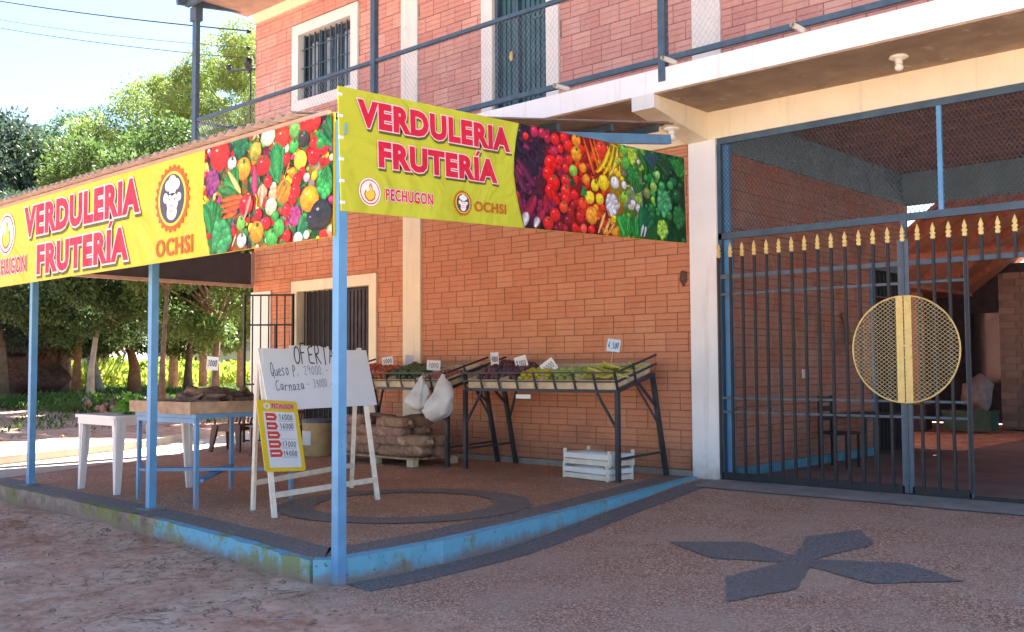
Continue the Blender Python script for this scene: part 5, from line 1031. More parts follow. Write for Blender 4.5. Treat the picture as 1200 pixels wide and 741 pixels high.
plastic_bag('plastic_bag', 'larger white plastic bag hanging at the right corner of the left rack', (-9.63, 9.12, 1.22), (-9.57, 9.02), .28, .16, .57, 4.1)
# sacks on a pallet
PT = thing('wooden_pallet', 'wooden pallet under the stacked produce sacks', 'pallet', (-10.7, 9.25, 0))
for x in (-11.5, -10.75, -10.0): 
    for y in (8.92, 9.65): MB().box(x-.06, x+.06, y-.05, y+.05, 0, .09).build('block', 'wood_pale', PT)
for i in range(6): y = 8.87+i*.165; MB().box(-11.56, -9.92, y, y+.10, .092, .112).build('deck_board', 'wood_tray', PT)
for i in range(2): MB().box(-11.56, -9.92, 8.88+i*.7, 8.96+i*.7, .1125, .118).build('deck_board', 'wood_tray', PT)
def sack_mesh(seed): return MB().blob((0, 0, 0), (.26, .17, .085), 16, 10, .14, seed, power=.62, freq=2.6)
sm = []
for s_ in (1, 6, 12):
    mb = sack_mesh(s_); mb.tube([(.24, 0, 0), (.30, .01, .015)], [.03, .045], 8); me = mb.mesh('produce_sack', smooth=True); me.materials.append(MATS['sack_net']); sm.append(me)
k = 0
for lay in range(4):
    for i in range(4 if lay < 2 else 3):
        for j in range(2):
            if lay == 3 and i == 1: continue
            o = bpy.data.objects.new('produce_sack', sm[k % 3]); C.objects.link(o); k += 1
            o.location = (-11.32+i*.39+.06*(lay % 2)+random.uniform(-.03, .03), 9.05+j*.36+random.uniform(-.02, .02), .20+lay*.125)
            o.rotation_euler = (random.uniform(-.08, .08), random.uniform(-.08, .08), random.choice((0, PI))+random.uniform(-.2, .2))
            tag(o, 'brown net sack on the pallet, %s layer, %s, %s row' % (('lowest', 'second', 'third', 'top')[lay], ('at the left end', 'second from the left', 'third from the left', 'at the right end')[i], ('front', 'rear')[j]), 'sack', 'sacks stacked on the pallet')
# white fruit crates
def crate(z, label, rotz, dx=0):
    t = thing('fruit_crate', label, 'crate', (-7.27+dx, 9.40, z), 'white fruit crates'); t.rotation_euler = (0, 0, rotz)
    L_, W_, H_ = .36, .20, .15
    for sx in (-1, 1):
        for sy in (-1, 1): MB().box(sx*L_-.015, sx*L_+.015, sy*W_-.015, sy*W_+.015, 0, H_+.035).build('corner_post', 'wood_white', t, world=False)
    for zz_ in (.01, .08):
        for sy in (-1, 1): MB().box(-L_, L_, sy*(W_+.017)-.004, sy*(W_+.017)+.004, zz_, zz_+.058).build('slat', 'wood_white' if zz_ < .05 else 'card_white', t, world=False)
        for sx in (-1, 1): MB().box(sx*(L_+.017)-.004, sx*(L_+.017)+.004, -W_, W_, zz_, zz_+.058).build('slat', 'wood_white' if zz_ < .05 else 'card_white', t, world=False)
    MB().box(-L_+.02, L_-.02, -W_+.02, W_-.02, .012, .02).build('floor', 'wood_white', t, world=False)
    m = MB(); m.blob((0, 0, .085), (L_-.03, W_-.03, .075), 14, 8, .06, 8, power=.5); m.build('paper_lining', 'card_white', t, True, world=False)
crate(0.001, 'lower white wooden fruit crate standing under the right rack', -.14); crate(.165, 'upper white wooden fruit crate stacked under the right rack', -.11, .015)
# drum
t = thing('fibre_drum', 'tan cardboard drum with a pale label behind the easel', 'drum', (-12.45, 9.2, 0))
MB().lathe((-12.45, 9.2, 0), [(.235, 0), (.24, .01), (.24, .52), (.232, .55), (.225, .55)], 28).build('drum_body', 'drum_board', t, True)
MB().lathe((-12.45, 9.2, 0), [(.245, .50), (.248, .505), (.248, .545), (.20, .556), (.01, .557)], 28).build('drum_rim', 'steel_grey_blue', t, True)
m = MB(); m.add([(-12.45+.243*math.cos(a), 9.2+.243*math.sin(a), z) for z in (.17, .38) for a in [R(-118+i*9) for i in range(7)]], [(i, i+1, 8+i, 7+i) for i in range(6)]); m.build('paper_label', 'label_paper', t)
# ================================================================ easel with whiteboard and price poster
E_ = thing('easel_sign', 'white wooden A-frame easel holding a whiteboard reading OFERTA', 'easel', (-7.9, 5.8, 0))
T1, T2 = Vector((-7.88, 5.16, 1.49)), Vector((-8.24, 6.60, 1.52))
F1, F2 = Vector((-7.52, 5.09, 0)), Vector((-7.76, 6.46, 0)); K1, K2 = Vector((-8.09, 5.24, 0)), Vector((-8.76, 6.92, 0))
for a, b in ((F1, T1), (F2, T2), (K1, T1+Vector((-.04, .01, -.02))), (K2, T2+Vector((-.04, .01, -.02)))): MB().bar(a, b, .045, .028).build('leg', 'wood_white', E_)
def lerp(a, b, t): return a+(b-a)*t
MB().bar(lerp(F1, T1, .13)+Vector((.02, 0, 0)), lerp(F2, T2, .13)+Vector((.02, 0, 0)), .022, .05).build('stretcher', 'wood_white', E_)
MB().bar(lerp(K1, T1, .17), lerp(K2, T2, .17), .022, .05).build('stretcher', 'wood_white', E_)
MB().bar(T1+Vector((-.02, 0, -.06)), T2+Vector((-.02, 0, -.06)), .03, .05).build('stretcher', 'wood_white', E_)
ex = (T2-T1); ex = (F2-F1).normalized()*.5+ex.normalized()*.5; ex.z = 0; ex.normalize()
ey = (lerp(T1, T2, .5)-lerp(F1, F2, .5)).normalized(); ez = ex.cross(ey).normalized(); ey = ez.cross(ex).normalized()
WB = thing('whiteboard', 'large white board with handwritten OFERTA prices on the easel', 'whiteboard', (0, 0, 0))
bo = lerp(F1, T1, .62)+ez*.03+ex*.02
place(WB, ex, ey, ez, bo)
MB().box(0, 1.56, 0, .585, -.008, 0).build('board', 'board_white', WB, world=False)
def hand(s, x, y, wd, ht, off=.006, mat='ink', sh=.25): handwrite(s, x, y, wd*1.06, ht*1.1, off*.8+.004, .0022, 3).build('lettering', mat, WB, world=False, label='handwritten '+s)
hand('OFERTA', .45, .44, .56, .17, .012, sh=.0); hand('Queso P.', .11, .32, .36, .11, .004); hand('29000.-', .55, .33, .34, .08, .002, 'ink_faded'); hand('Carnaza', .14, .185, .36, .085, .004); hand('- 39000.-', .56, .20, .36, .075, .002, 'ink_faded')
MB().box(.42, .98, .585, .62, -.007, -.001).build('paper_strip', 'card_white', WB, world=False)
PP = thing('price_poster', 'yellow PECHUGON price list poster tilted on the left easel leg', 'poster', (0, 0, 0))
py_ = (ey*math.cos(.07)+ex*math.sin(.07)).normalized(); px_ = py_.cross(ez).normalized()
place(PP, px_, py_, ez, Vector((-7.555, 5.0, .40))+ez*.03)
def rrect(x0, y0, x1, y1, r_, z, n=5):
    pts = []
    for cx, cy, a0 in ((x1-r_, y1-r_, 0), (x0+r_, y1-r_, PI/2), (x0+r_, y0+r_, PI), (x1-r_, y0+r_, 1.5*PI)):
        pts += [(cx+r_*math.cos(a0+PI/2*i/n), cy+r_*math.sin(a0+PI/2*i/n)) for i in range(n+1)]
    return pts
MB().prism(rrect(-.01, 0, .50, .65, .03, 0), -.006, 0).build('poster_board', 'poster_yellow', PP, world=False)
MB().poly(rrect(.05, .035, .45, .545, .01, 0), .0015).build('white_field', 'poster_white', PP, world=False)
lettering('PECHUGON', .165, .575, .27, .045, PP, o0=.03, o1=.09, shadow=False, lab='PECHUGON')
disc(PP, 'flame_mark', .105, .597, .045, .03, .0045, 'logo_white', n=20); disc(PP, 'flame_mark', .105, .595, .016, .018, .005, 'logo_yellow', n=12)
for i, (wd, tx) in enumerate(((.115, '16000'), (.115, '16000'), (.13, ''), (.13, '17000'), (.135, '14000'))):
    y = .462-i*.083
    MB().poly([(.075, y), (.075+wd, y), (.10+wd, y+.034), (.075+wd, y+.068), (.075, y+.068)], .003).build('arrow_label', 'label_red', PP, world=False)
    MB().poly([(.09, y+.026), (.06+wd, y+.026), (.06+wd, y+.040), (.09, y+.040)], .0045).build('label_text', 'logo_white', PP, world=False)
    MB().poly([(.225, y-.004), (.415, y-.004), (.415, y-.001), (.225, y-.001)], .003).build('rule_line', 'ink_faded', PP, world=False)
    if tx: handwrite(tx, .235, y+.008, .18, .05, .006, .004, i).build('lettering', 'ink', PP, world=False, label='handwritten '+tx)
# ================================================================ blue table with cassava
BT = thing('blue_table', 'blue metal table with cross bars holding a wooden tray', 'table', (-9.1, 5.45, 0))
for x in (-9.66, -8.55):
    for y in (4.92, 5.98): MB().bar((x, y, 0), (x, y, .84), .038).build('leg', 'table_blue', BT)
MB().box(-9.69, -8.52, 4.89, 6.01, .845, .885).build('tabletop', 'table_blue', BT)
for y in (4.91, 5.99): MB().bar((-9.66, y, .82), (-8.55, y, .82), .03, .045).build('apron', 'table_blue', BT)
MB().bar((-9.66, 4.94, .30), (-8.55, 5.96, .30), .10, .03).build('cross_bar', 'table_blue', BT); MB().bar((-8.55, 4.94, .262), (-9.66, 5.96, .262), .10, .03).build('cross_bar', 'table_blue', BT)
TR = thing('wooden_tray', 'wooden tray of cassava roots on the blue table', 'tray', (-9.1, 5.45, .886))
MB().box(-9.72, -8.53, 4.86, 6.10, .887, .90).build('tray_floor', 'wood_tray', TR)
MB().box(-9.72, -8.53, 4.84, 4.862, .887, 1.0).build('tray_side', 'wood_tray', TR); MB().box(-8.55, -8.528, 4.862, 6.10, .887, 1.0).build('tray_side', 'wood_tray', TR)
MB().box(-9.74, -9.718, 4.862, 6.10, .887, 1.0).build('tray_side', 'wood_tray', TR); MB().box(-9.72, -8.53, 6.102, 6.12, .887, 1.0).build('tray_side', 'wood_tray', TR)
def root_mesh(seed):
    rs = random.Random(seed); pts = []; rd = []; n = 9; L_ = rs.uniform(.28, .40)
    for i in range(n):
        t = i/(n-1); pts.append((L_*(t-.5), .025*math.sin(t*5+seed), .018*math.cos(t*4+seed))); rd.append((.012+.030*math.sin(PI*min(1, .12+t*.95)))*rs.uniform(.88, 1.12))
    return MB().tube(pts, rd, 8)
rm = []
for s_ in range(5):
    me = root_mesh(s_).mesh('cassava_root', smooth=True); me.materials.append(MATS['cassava']); rm.append(me)
for i in range(64):
    lay = i//24; o = bpy.data.objects.new('cassava_root', rm[i % 5]); C.objects.link(o)
    x = -9.12+random.uniform(-.42+.1*lay, .42-.1*lay); y = 5.48+random.uniform(-.46+.1*lay, .46-.1*lay)
    o.location = (x, y, .945+lay*.055+random.uniform(0, .025)); o.rotation_euler = (random.uniform(0, 6), random.uniform(-.18, .18), random.uniform(-.9, .9)+(PI/2 if i % 3 == 0 else 0))
    tag(o, 'brown cassava root in the wooden tray on the blue table', 'cassava', 'cassava roots on the blue table')
# white plastic table
WT = thing('white_table', 'white plastic table with tapered legs left of the blue table', 'table', (-10.6, 5.35, 0))
MB().prism(rrect(-11.07, 4.87, -10.14, 5.84, .05, 0), .79, .825).build('tabletop', 'plastic_white', WT)
MB().box(-11.03, -10.18, 4.90, 4.93, .72, .79).build('apron', 'plastic_white', WT); MB().box(-10.21, -10.18, 4.93, 5.80, .72, .79).build('apron', 'plastic_white', WT)
for x, y, sx, sy in ((-11.0, 4.94, -1, -1), (-10.2, 4.94, 1, -1), (-11.0, 5.78, -1, 1), (-10.2, 5.78, 1, 1)):
    m = MB(); m.bar((x+.02*sx, y+.01*sy, 0), (x-.01*sx, y, .78), .04, .03, up=(0, 1, 0), w2=.10, h2=.045); m.bar((x+.02*sx, y-.01*sy, 0), (x, y-.03*sy, .78), .03, .055, up=(0, 1, 0), w2=.05, h2=.13); m.build('leg', 'plastic_white', WT)
for i in range(9):
    o = bpy.data.objects.new('cassava_root', rm[i % 5]); C.objects.link(o); o.location = (-10.85+.075*i, 5.30+random.uniform(-.25, .25), .865+.02*(i % 2)); o.rotation_euler = (i, 0, random.uniform(-.5, .5)); tag(o, 'cassava root lying on the white plastic table', 'cassava', 'cassava roots on the white table')
def leafball(name, c, r_, n, size, mat, label, cat, group=None, flat_=1.0):
    v, f, tn = leaves([(c, r_)], n, size, flat_); me = leafmesh(name, v, f, tn, mat); o = link(name, me); return tag(o, label, cat, group)
def leaves(clumps, n_each, size, flat_=1.0, droop=0.0, elong=.5, shell=.55):
    V_, T_ = [], []
    for ci, (c, r_) in enumerate(clumps):
        n = int(n_each*(r_ if not isinstance(r_, tuple) else max(r_))**2) if n_each > 0 and n_each < 1e5 and r_ and False else n_each
        d = rng.normal(size=(n, 3)); d /= np.linalg.norm(d, axis=1)[:, None]
        rad = (shell+(1-shell)*rng.random(n)**.7)*(1+.22*np.sin(d[:, 0]*5+ci)*np.cos(d[:, 1]*4+d[:, 2]*3+ci*2))
        rv = np.array(r_ if isinstance(r_, tuple) else (r_, r_, r_*flat_)); p = np.array(c)+d*rad[:, None]*rv
        a = rng.normal(size=(n, 3))+d*.8; a[:, 2] -= droop; a /= np.linalg.norm(a, axis=1)[:, None]
        b = np.cross(a, rng.normal(size=(n, 3))); b /= np.linalg.norm(b, axis=1)[:, None]
        s_ = (size*(.6+.8*rng.random(n)))[:, None]; a = a*s_; b = b*s_*elong
        q = np.stack([p, p+a*.5+b*.5, p+a, p+a*.5-b*.5], axis=1); V_.append(q.reshape(-1, 3)); T_.append(.35*rng.random()+.6*rng.random(n))
    V_ = np.concatenate(V_); T_ = np.concatenate(T_); F_ = np.arange(len(V_)).reshape(-1, 4); return V_, F_, T_
def leafmesh(name, v, f, tn, mat):
    me = bpy.data.meshes.new(name); n = len(f); me.vertices.add(len(v)); me.vertices.foreach_set('co', v.astype(np.float32).ravel())
    me.loops.add(n*4); me.loops.foreach_set('vertex_index', f.astype(np.int32).ravel()); me.polygons.add(n)
    me.polygons.foreach_set('loop_start', np.arange(0, n*4, 4, dtype=np.int32)); me.polygons.foreach_set('loop_total', np.full(n, 4, dtype=np.int32))
    at = me.attributes.new('tint', 'FLOAT', 'FACE'); at.data.foreach_set('value', tn.astype(np.float32)); me.update(); me.validate(); me.materials.append(MATS[mat]); return me
leafball('lettuce', (-10.45, 5.25, .90), .10, 260, .10, 'lettuce', 'bright green lettuce on the white plastic table', 'lettuce')
# brown plastic chairs
def chair(loc, rz_, label):
    t = thing('plastic_chair', label, 'chair', loc, 'brown plastic chairs'); W_ = 'plastic_brown'
    MB().prism(rrect(-.22, -.22, .22, .22, .05, 0), .40, .43).build('seat', W_, t, world=False)
    for sx in (-1, 1):
        m = MB(); m.bar((sx*.25, -.26, 0), (sx*.20, -.20, .42), .05, .05, w2=.10, h2=.07); m.build('leg', W_, t, world=False)
        m = MB(); m.bar((sx*.25, .28, 0), (sx*.20, .20, .42), .05, .05, w2=.10, h2=.07); m.build('leg', W_, t, world=False)
        m = MB(); m.tube([(sx*.20, .20, .42), (sx*.21, .27, .65), (sx*.19, .32, .82)], .022, 6); m.build('back_post', W_, t, world=False)
        MB().tube([(sx*.21, -.20, .43), (sx*.25, -.22, .60), (sx*.26, -.05, .63), (sx*.22, .25, .64)], .02, 6).build('armrest', W_, t, world=False)
    for i in range(5): x = -.14+i*.07; MB().bar((x, .215, .44), (x*1.05, .315, .80), .035, .01).build('back_slat', W_, t, world=False)
    MB().tube([(-.19, .32, .82), (0, .34, .87), (.19, .32, .82)], .024, 6).build('top_rail', W_, t, world=False)
    for sx in (-1, 1): MB().bar((sx*.21, -.18, .36), (sx*.21, .2, .36), .02, .06).build('seat_skirt', W_, t, world=False)
    MB().bar((-.2, -.205, .36), (.2, -.205, .36), .02, .08).build('seat_skirt', W_, t, world=False)
    t.rotation_euler = (0, 0, rz_)
chair((-14.25, 8.85, 0), .5, 'brown plastic armchair beyond the blue table, nearer the road kerb')
chair((-13.45, 9.25, 0), -.4, 'brown plastic armchair beyond the blue table, nearer the house door')
t = thing('bench', 'low dark slatted bench between the brown chairs and the easel', 'bench', (-12.9, 8.5, 0))
for i in range(3): MB().box(-13.15, -12.55, 8.42+i*.12, 8.51+i*.12, .44, .465).build('slat', 'steel_grey_blue', t)
for x in (-13.1, -12.6):
    for y in (8.45, 8.72): MB().bar((x, y, 0), (x, y, .44), .04).build('leg', 'plastic_brown', t)
# ================================================================ trees and plants
def tree(name, base, trunk, r0_, bark, clumps, leafn, size, mat, label, droop=0., elong=.5, group='roadside trees', shell=.5, fork=None):
    t = thing(name, label, 'tree', base, group); b = Vector(base)
    m = MB(); pts = [b+Vector((0, 0, -.2))]+[b+Vector(p) for p in trunk]; n = len(pts)
    m.tube(pts, [r0_*1.3]+[r0_*(1-.5*i/(n-1)) for i in range(1, n)], 10)
    top = pts[-1]
    if fork:
        fp = [b+Vector(p) for p in fork]; m.tube(fp, [r0_*.7*(1-.4*i/(len(fp)-1)) for i in range(len(fp))], 8)
    for k, (c, r_) in enumerate(clumps):
        if k % 3: continue
        c = Vector(c); src = pts[-1] if k % 2 else (fp[-1] if fork else pts[-1]); mid = src.lerp(c, .5)+Vector((random.uniform(-.3, .3), random.uniform(-.3, .3), .2))
        m.tube([src, mid, c], [r0_*.34, r0_*.18, r0_*.05], 6)
    m.build('trunk', bark, t, True)
    v, f, tn = leaves(clumps, leafn, size, .8, droop, elong, shell)
    me = leafmesh('crown', v-np.array(base), f, tn, mat); link('crown', me, t); return t
def cl(c, ext, n, r1, r2, seed):
    rs = random.Random(seed); out = []
    for i in range(n):
        while 1:
            p = [rs.uniform(-1, 1) for _ in range(3)]
            if sum(a*a for a in p) < 1: break
        q = (sum(a*a for a in p))**.5; k = (q**.5)/max(q, .01)
        out.append(((c[0]+p[0]*k*ext[0], c[1]+p[1]*k*ext[1], c[2]+p[2]*k*ext[2]), rs.uniform(r1, r2)))
    return out
# screen-parallel direction is (0.74, 0.68); depth direction (-0.68, 0.73)
tree('shade_tree', (-34.4, 17.3, .25), [(0, 0, 1.2), (-.2, -.1, 1.9)], .26, 'bark_brown', cl((-34.6, 17.2, 4.6), (3.0, 3.4, 2.3), 60, .5, 1.05, 1), 1000, .13, 'leaf_dark', 'dense shade tree with brown forked trunk, seen left of the middle awning post', fork=[(-34.4, 17.3, 1.1), (-35.0, 16.8, 1.7), (-35.4, 16.4, 2.4)])
tree('shade_tree', (-37.3, 17.4, .25), [(-.2, -.2, 1.2), (-.5, -.4, 2.6)], .25, 'bark_pale', cl((-37.8, 17.2, 4.7), (2.8, 2.8, 2.4), 50, .5, 1.1, 2), 900, .14, 'leaf_mid', 'shade tree with pale leaning trunk behind the rubble', fork=[(-37.2, 17.9, .2), (-36.6, 18.4, 1.2), (-36.2, 18.8, 2.4)])
tree('shade_tree', (-34.0, 15.0, .25), [(0, .05, 1.3), (.1, .1, 2.6)], .16, 'bark_brown', cl((-34.2, 14.9, 4.5), (2.6, 2.8, 2.2), 50, .5, 1.0, 3), 1000, .13, 'leaf_dark', 'shade tree with straight brown trunk beside the dark heap')
tree('shade_tree', (-36.4, 15.5, .25), [(0, 0, 1.4), (-.1, 0, 2.8)], .2, 'bark', cl((-37.2, 15.2, 4.9), (2.8, 2.8, 2.5), 46, .6, 1.1, 4), 900, .14, 'leaf_dark', 'shade tree with dark grey trunk just behind the leftmost awning post')
tree('shade_tree', (-33.0, 12.2, .2), [(0, 0, 1.4), (-.2, 0, 2.7)], .24, 'bark', cl((-34.0, 11.9, 4.7), (3.0, 3.0, 2.5), 50, .6, 1.1, 5), 900, .14, 'leaf_blue', 'dark bluish shade tree at the left edge of the view')
tree('bushy_tree', (-25.6, 15.3, .2), [(0, 0, 1.2), (0, .1, 2.6)], .14, 'bark', cl((-25.6, 15.3, 4.4), (2.5, 2.5, 2.2), 56, .45, .85, 6), 900, .13, 'leaf_mid', 'broad bushy tree directly left of the house corner, nearest the awning')
tree('bushy_tree', (-29.2, 13.3, .2), [(.1, 0, 1.2), (.3, .1, 2.6)], .12, 'bark_pale', cl((-29.2, 13.3, 4.5), (2.8, 2.8, 2.2), 60, .45, .9, 16), 1000, .12, 'leaf_dark', 'leafy tree with thin pale trunk between the two left awning posts')
tree('bushy_tree', (-23.4, 12.5, .12), [(0, 0, 1.4), (0, .1, 3.2)], .09, 'bark', cl((-23.4, 12.5, 5.5), (2.5, 2.5, 1.7), 50, .45, .85, 36), 900, .12, 'leaf_mid', 'added leafy tree with slender dark trunk, shading the dirt verge')  # added to throw shade on the dirt verge
tree('bushy_tree', (-21.6, 16.6, .12), [(0, 0, 1.4), (0, .1, 3.2)], .12, 'bark', cl((-21.6, 16.6, 5.8), (2.9, 2.9, 2.0), 50, .5, .95, 37), 900, .13, 'leaf_mid', 'added shade tree half hidden behind the left corner of the house')  # added mostly out of view so its shadow falls on the verge
tree('tall_feathery_tree', (-43.5, 23.8, .3), [(0, 0, 3), (.2, 0, 7), (0, .2, 10)], .2, 'bark', cl((-43.5, 23.8, 10.4), (3.9, 4.2, 4.3), 54, .8, 1.5, 7), 1300, .19, 'leaf_bright', 'tall bright green feathery tree above the awning, left of the corner post', .5, .3)
tree('tall_feathery_tree', (-40.6, 25.6, .3), [(0, 0, 3), (-.2, 0, 7), (0, .2, 11)], .18, 'bark', cl((-40.4, 25.4, 12.3), (3.0, 3.2, 4.8), 50, .6, 1.3, 8), 1300, .18, 'leaf_bright', 'tall bright green tree between the balcony corner post and the house', .5, .3)
tree('tall_feathery_tree', (-47.6, 22.2, .3), [(0, 0, 3), (.2, 0, 7), (0, .2, 10)], .2, 'bark', cl((-47.6, 22.0, 9.4), (3.6, 3.8, 4.6), 46, .8, 1.5, 9), 1200, .2, 'leaf_mid', 'tall mid green tree with a ragged top left of the feathery trees', .4, .3)
tree('tall_dark_tree', (-46.0, 16.2, .3), [(0, 0, 3), (.2, 0, 6), (0, .2, 9)], .24, 'bark', cl((-46.2, 15.6, 8.9), (3.4, 3.8, 3.7), 46, .8, 1.5, 10), 800, .25, 'leaf_blue', 'tall dark tree at the upper left edge', .2, .4)
tree('tall_dark_tree', (-44.5, 19.2, .3), [(0, 0, 3), (.2, 0, 6), (0, .2, 8)], .2, 'bark', cl((-44.6, 19.1, 7.9), (3.0, 3.4, 3.2), 40, .8, 1.4, 12), 800, .24, 'leaf_dark', 'dark rounded tree behind the shade trees in the middle of the row', .2, .4)
tree('tall_feathery_tree', (-45.5, 26.5, .3), [(0, 0, 3), (-.2, 0, 7), (0, .2, 11)], .18, 'bark', cl((-45.4, 26.4, 12.6), (3.6, 4.2, 4.4), 54, .6, 1.3, 28), 1300, .18, 'leaf_bright', 'tallest bright tree, rising behind the feathery trees over the long banner', .5, .3)
tree('tall_dark_tree', (-49, 19.5, .3), [(0, 0, 3), (.2, 0, 6), (0, .2, 9)], .22, 'bark', cl((-49, 19.4, 8.4), (3.4, 3.8, 4.0), 50, .7, 1.4, 30), 800, .25, 'leaf_mid', 'tall tree filling the gap between the dark left tree and the feathery ones', .3, .35)
tree('bushy_tree', (-36.5, 20.6, .3), [(0, 0, 1), (0, .1, 2.5)], .2, 'bark', cl((-36.6, 20.6, 4.8), (2.8, 2.8, 2.7), 50, .6, 1.1, 13), 850, .18, 'leaf_mid', 'leafy tree behind the bushy ones near the house')
tree('distant_tree', (-78, 20, .3), [(0, 0, 3), (0, 0, 5)], .4, 'bark', cl((-78, 20, 7), (5, 7, 3.6), 40, 1.5, 2.4, 14), 500, .5, 'leaf_dark', 'distant tree far left beyond the meadow', group='distant trees')
tree('distant_tree', (-80, 34, .3), [(0, 0, 3), (0, 0, 5)], .4, 'bark', cl((-80, 34, 7), (7, 7, 3.6), 40, 1.5, 2.4, 15), 500, .5, 'leaf_dark', 'distant tree beyond the meadow behind the shade trees', group='distant trees')
tree('distant_tree', (-75, 46, .3), [(0, 0, 3), (0, 0, 5)], .4, 'bark', cl((-75, 46, 6), (7, 7, 3.6), 40, 1.5, 2.4, 17), 500, .5, 'leaf_mid', 'distant tree beyond the meadow nearest the house', group='distant trees')
def stuffleaves(name, n, xr, yr, zf, hgt, size, mat, label, elong=.35):
    x = rng.uniform(*xr, n); y = rng.uniform(*yr, n)
    nz = np.array([noise.noise(Vector((a*.35, b*.35, 3))) for a, b in zip(x, y)]); keep = nz > -.22; x, y, nz = x[keep], y[keep], nz[keep]; n = len(x)
    h = hgt*(.25+.9*np.clip(nz+.4, 0, 1))*rng.random(n); p = np.stack([x, y, zf+h], 1)
    a = rng.normal(size=(n, 3))*.7; a[:, 2] = np.abs(a[:, 2])+.5; a /= np.linalg.norm(a, axis=1)[:, None]; b = np.cross(a, rng.normal(size=(n, 3))); b /= np.linalg.norm(b, axis=1)[:, None]
    s_ = (size*(.5+rng.random(n)))[:, None]; a *= s_; b *= s_*elong
    v = np.stack([p, p+a*.5+b*.5, p+a, p+a*.5-b*.5], 1).reshape(-1, 3)
    o = link(name, leafmesh(name, v, np.arange(4*n).reshape(-1, 4), rng.random(n), mat), None, 'stuff'); o['label'] = label
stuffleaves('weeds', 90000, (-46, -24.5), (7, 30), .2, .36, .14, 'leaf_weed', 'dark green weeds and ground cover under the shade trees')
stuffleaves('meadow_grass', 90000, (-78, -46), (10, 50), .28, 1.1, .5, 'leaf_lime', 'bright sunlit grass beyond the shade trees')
stuffleaves('verge_grass', 900, (-24.5, -19), (6, 18), .12, .12, .12, 'leaf_weed', 'sparse grass on the dirt verge')
for k, (x, y, r_) in enumerate([(-61, 22.5, 1.5), (-58.5, 24.8, 1.4), (-57, 27, 1.6), (-55, 28.4, 1.3), (-54, 30.5, 1.5), (-52.2, 31.6, 1.4), (-50.5, 33, 1.5), (-56, 25.5, 1.2), (-49.5, 34.8, 1.4), (-63, 20.8, 1.4)]):
    v, f, tn = leaves(cl((x, y, .9), (r_*1.3, r_*1.3, .5), 10, .45, .85, 50+k), 420, .32, .9); o = link('shrub', leafmesh('shrub', v-np.array((x, y, .3)), f, tn, 'leaf_lime')); o.location = (x, y, .3)
    tag(o, 'bright yellow green shrub in the sunny meadow, %s' % ('second from the left', 'third from the left', 'fourth from the left', 'fifth of ten from the left', 'fifth from the right', 'fourth from the right', 'third from the right', 'small one in front of the middle', 'rightmost', 'leftmost')[k], 'shrub', 'shrubs in the meadow')
solo(MB().blob((-36.5, 13.6, 1.0), (1.7, 1.9, 1.15), 30, 18, .32, 2, freq=3), 'dry_brush_heap', 'dry_heap', 'big dark brown heap of dry brush behind the leftmost awning post', 'brush heap', smooth=True, loc=(-36.5, 13.6, .2))
rk = []
for s_ in range(4):
    me = MB().blob((0, 0, 0), (.22, .16, .12), 10, 7, .4, s_*3, freq=2.2).mesh('rubble_stone'); me.materials.append(MATS['rock']); rk.append(me)
for i in range(46):
    u = random.uniform(0, 1); x = -24.8-1.5*u+random.uniform(-.6, .6); y = 11.2+3.9*u+random.uniform(-.7, .7)
    o = bpy.data.objects.new('rubble_stone', rk[i % 4]); C.objects.link(o); o.location = (x, y, .2+random.uniform(0, .28)); o.rotation_euler = (random.uniform(0, 6), random.uniform(0, 6), random.uniform(0, 6)); s_ = random.uniform(.3, .85); o.scale = (s_, s_, s_)
    tag(o, 'reddish rubble stone in the pile at the edge of the weeds', 'stone', 'rubble stones at the dirt verge')
for i in range(30):
    x, y = random.uniform(-23, -17.5), random.uniform(6.5, 13)
    if x > kx(y)-.3: continue
    o = bpy.data.objects.new('pebble', rk[i % 4]); C.objects.link(o); o.location = (x, y, .13); s_ = random.uniform(.12, .4); o.scale = (s_, s_, s_); tag(o, 'small stone lying on the sunlit dirt verge', 'stone', 'stones on the dirt verge')
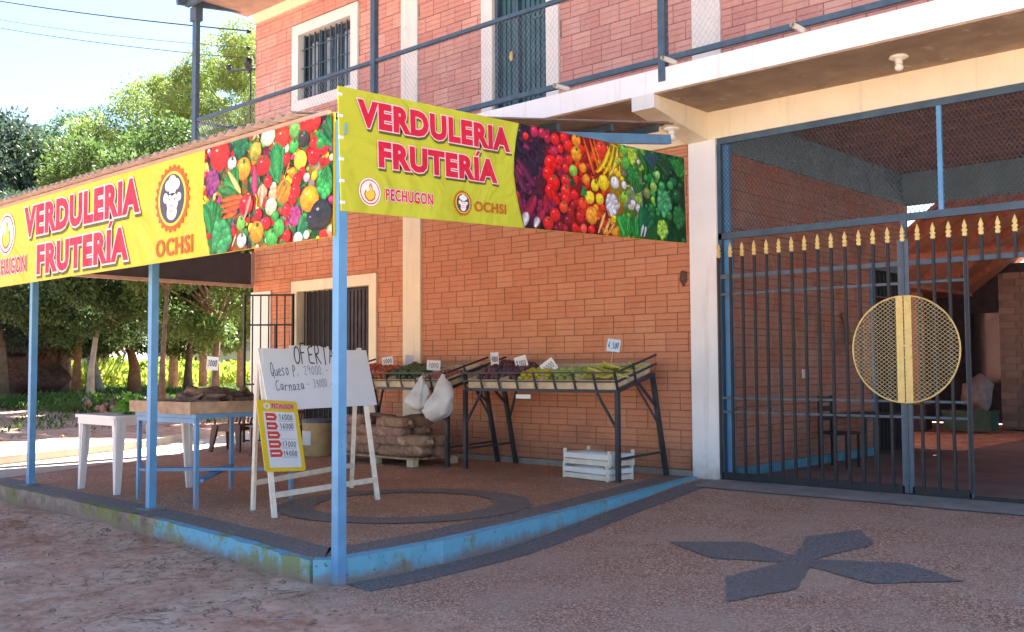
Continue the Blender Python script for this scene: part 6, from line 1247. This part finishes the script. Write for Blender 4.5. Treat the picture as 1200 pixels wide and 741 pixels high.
# far buildings and a car-like white wagon beyond the meadow
t = thing('far_red_house', 'small far house with red front seen between the tree trunks', 'house', (-68, 29.6, .2))
MB().box(-70, -66, 28.6, 31.4, .2, 2.9).build('wall', 'far_red', t); MB().box(-70.3, -65.7, 28.3, 31.7, 2.9, 3.2).build('roof', 'far_roof', t)
MB().box(-65.99, -65.95, 29.2, 29.9, .8, 2.2).build('window', 'far_wall', t); MB().box(-69, -68, 28.55, 28.59, .3, 2.3).build('door', 'far_wall', t)
t = thing('far_pale_house', 'far pale house with dark roof behind the forked tree', 'house', (-62, 37, .2))
MB().box(-65, -59, 34.6, 39, .2, 2.6).build('wall', 'far_wall', t); m = MB(); m.add([(-65.4, 34.2, 2.6), (-58.6, 34.2, 2.6), (-58.6, 39.4, 2.6), (-65.4, 39.4, 2.6), (-65.4, 36.8, 4.0), (-58.6, 36.8, 4.0)], [(0, 1, 5, 4), (2, 3, 4, 5), (0, 4, 3), (1, 2, 5)]); m.build('roof', 'far_roof', t)
MB().box(-63.5, -62.3, 34.55, 34.59, 1.0, 2.0).build('window', 'glass_dark', t); MB().box(-58.98, -58.95, 36, 37.2, 1.0, 2.0).build('window', 'glass_dark', t)
# service wires to the house corner
def wire(name, a, b, sag, r_, label):
    a, b = Vector(a), Vector(b); pts = [a.lerp(b, i/24)+Vector((0, 0, -sag*4*(i/24)*(1-i/24))) for i in range(25)]
    return solo(MB().tube(pts, r_, 5), name, 'rubber_wire', label, 'cable', 'service wires to the house', loc=a)
wire('service_wire', (-40, 8.8, 15.3), (-15.95, 10.2, 7.62), .25, .014, 'uppermost thick twisted service wire to the house corner')
wire('service_wire', (-40, 8.9, 14.85), (-15.95, 10.2, 7.3), .35, .006, 'thin service wire just under the thick one')
wire('service_wire', (-40, 8.9, 14.5), (-15.95, 10.2, 7.1), .3, .008, 'lowest thin service wire reaching the corner bracket')
t = thing('service_bracket', 'dark steel service arm with insulators on the house corner', 'bracket', (-15.95, 10.2, 6.9))
MB().tube([(-15.93, 10.30, 6.92), (-17.35, 10.6, 7.25)], .025, 8).build('arm', 'black_steel', t)
for z in (7.62, 7.3, 7.1): MB().lathe((-15.98, 10.17, z-.04), [(.02, 0), (.045, .01), (.03, .03), (.045, .05), (.02, .07)], 10).build('insulator', 'black_steel', t, True)
MB().blob((-15.96, 10.17, 6.98), (.07, .07, .13), 10, 7, .4, 7).build('cable_loop', 'black_steel', t)
MB().blob((-17.3, 10.58, 7.30), (.05, .05, .07), 10, 7, .3, 7).build('end_cap', 'black_steel', t)
MB().tube([(-15.94, 10.2, 6.9), (-15.97, 10.22, 5.5), (-15.95, 10.22, 4.62)], .014, 6).build('drop_cable', 'black_steel', t)
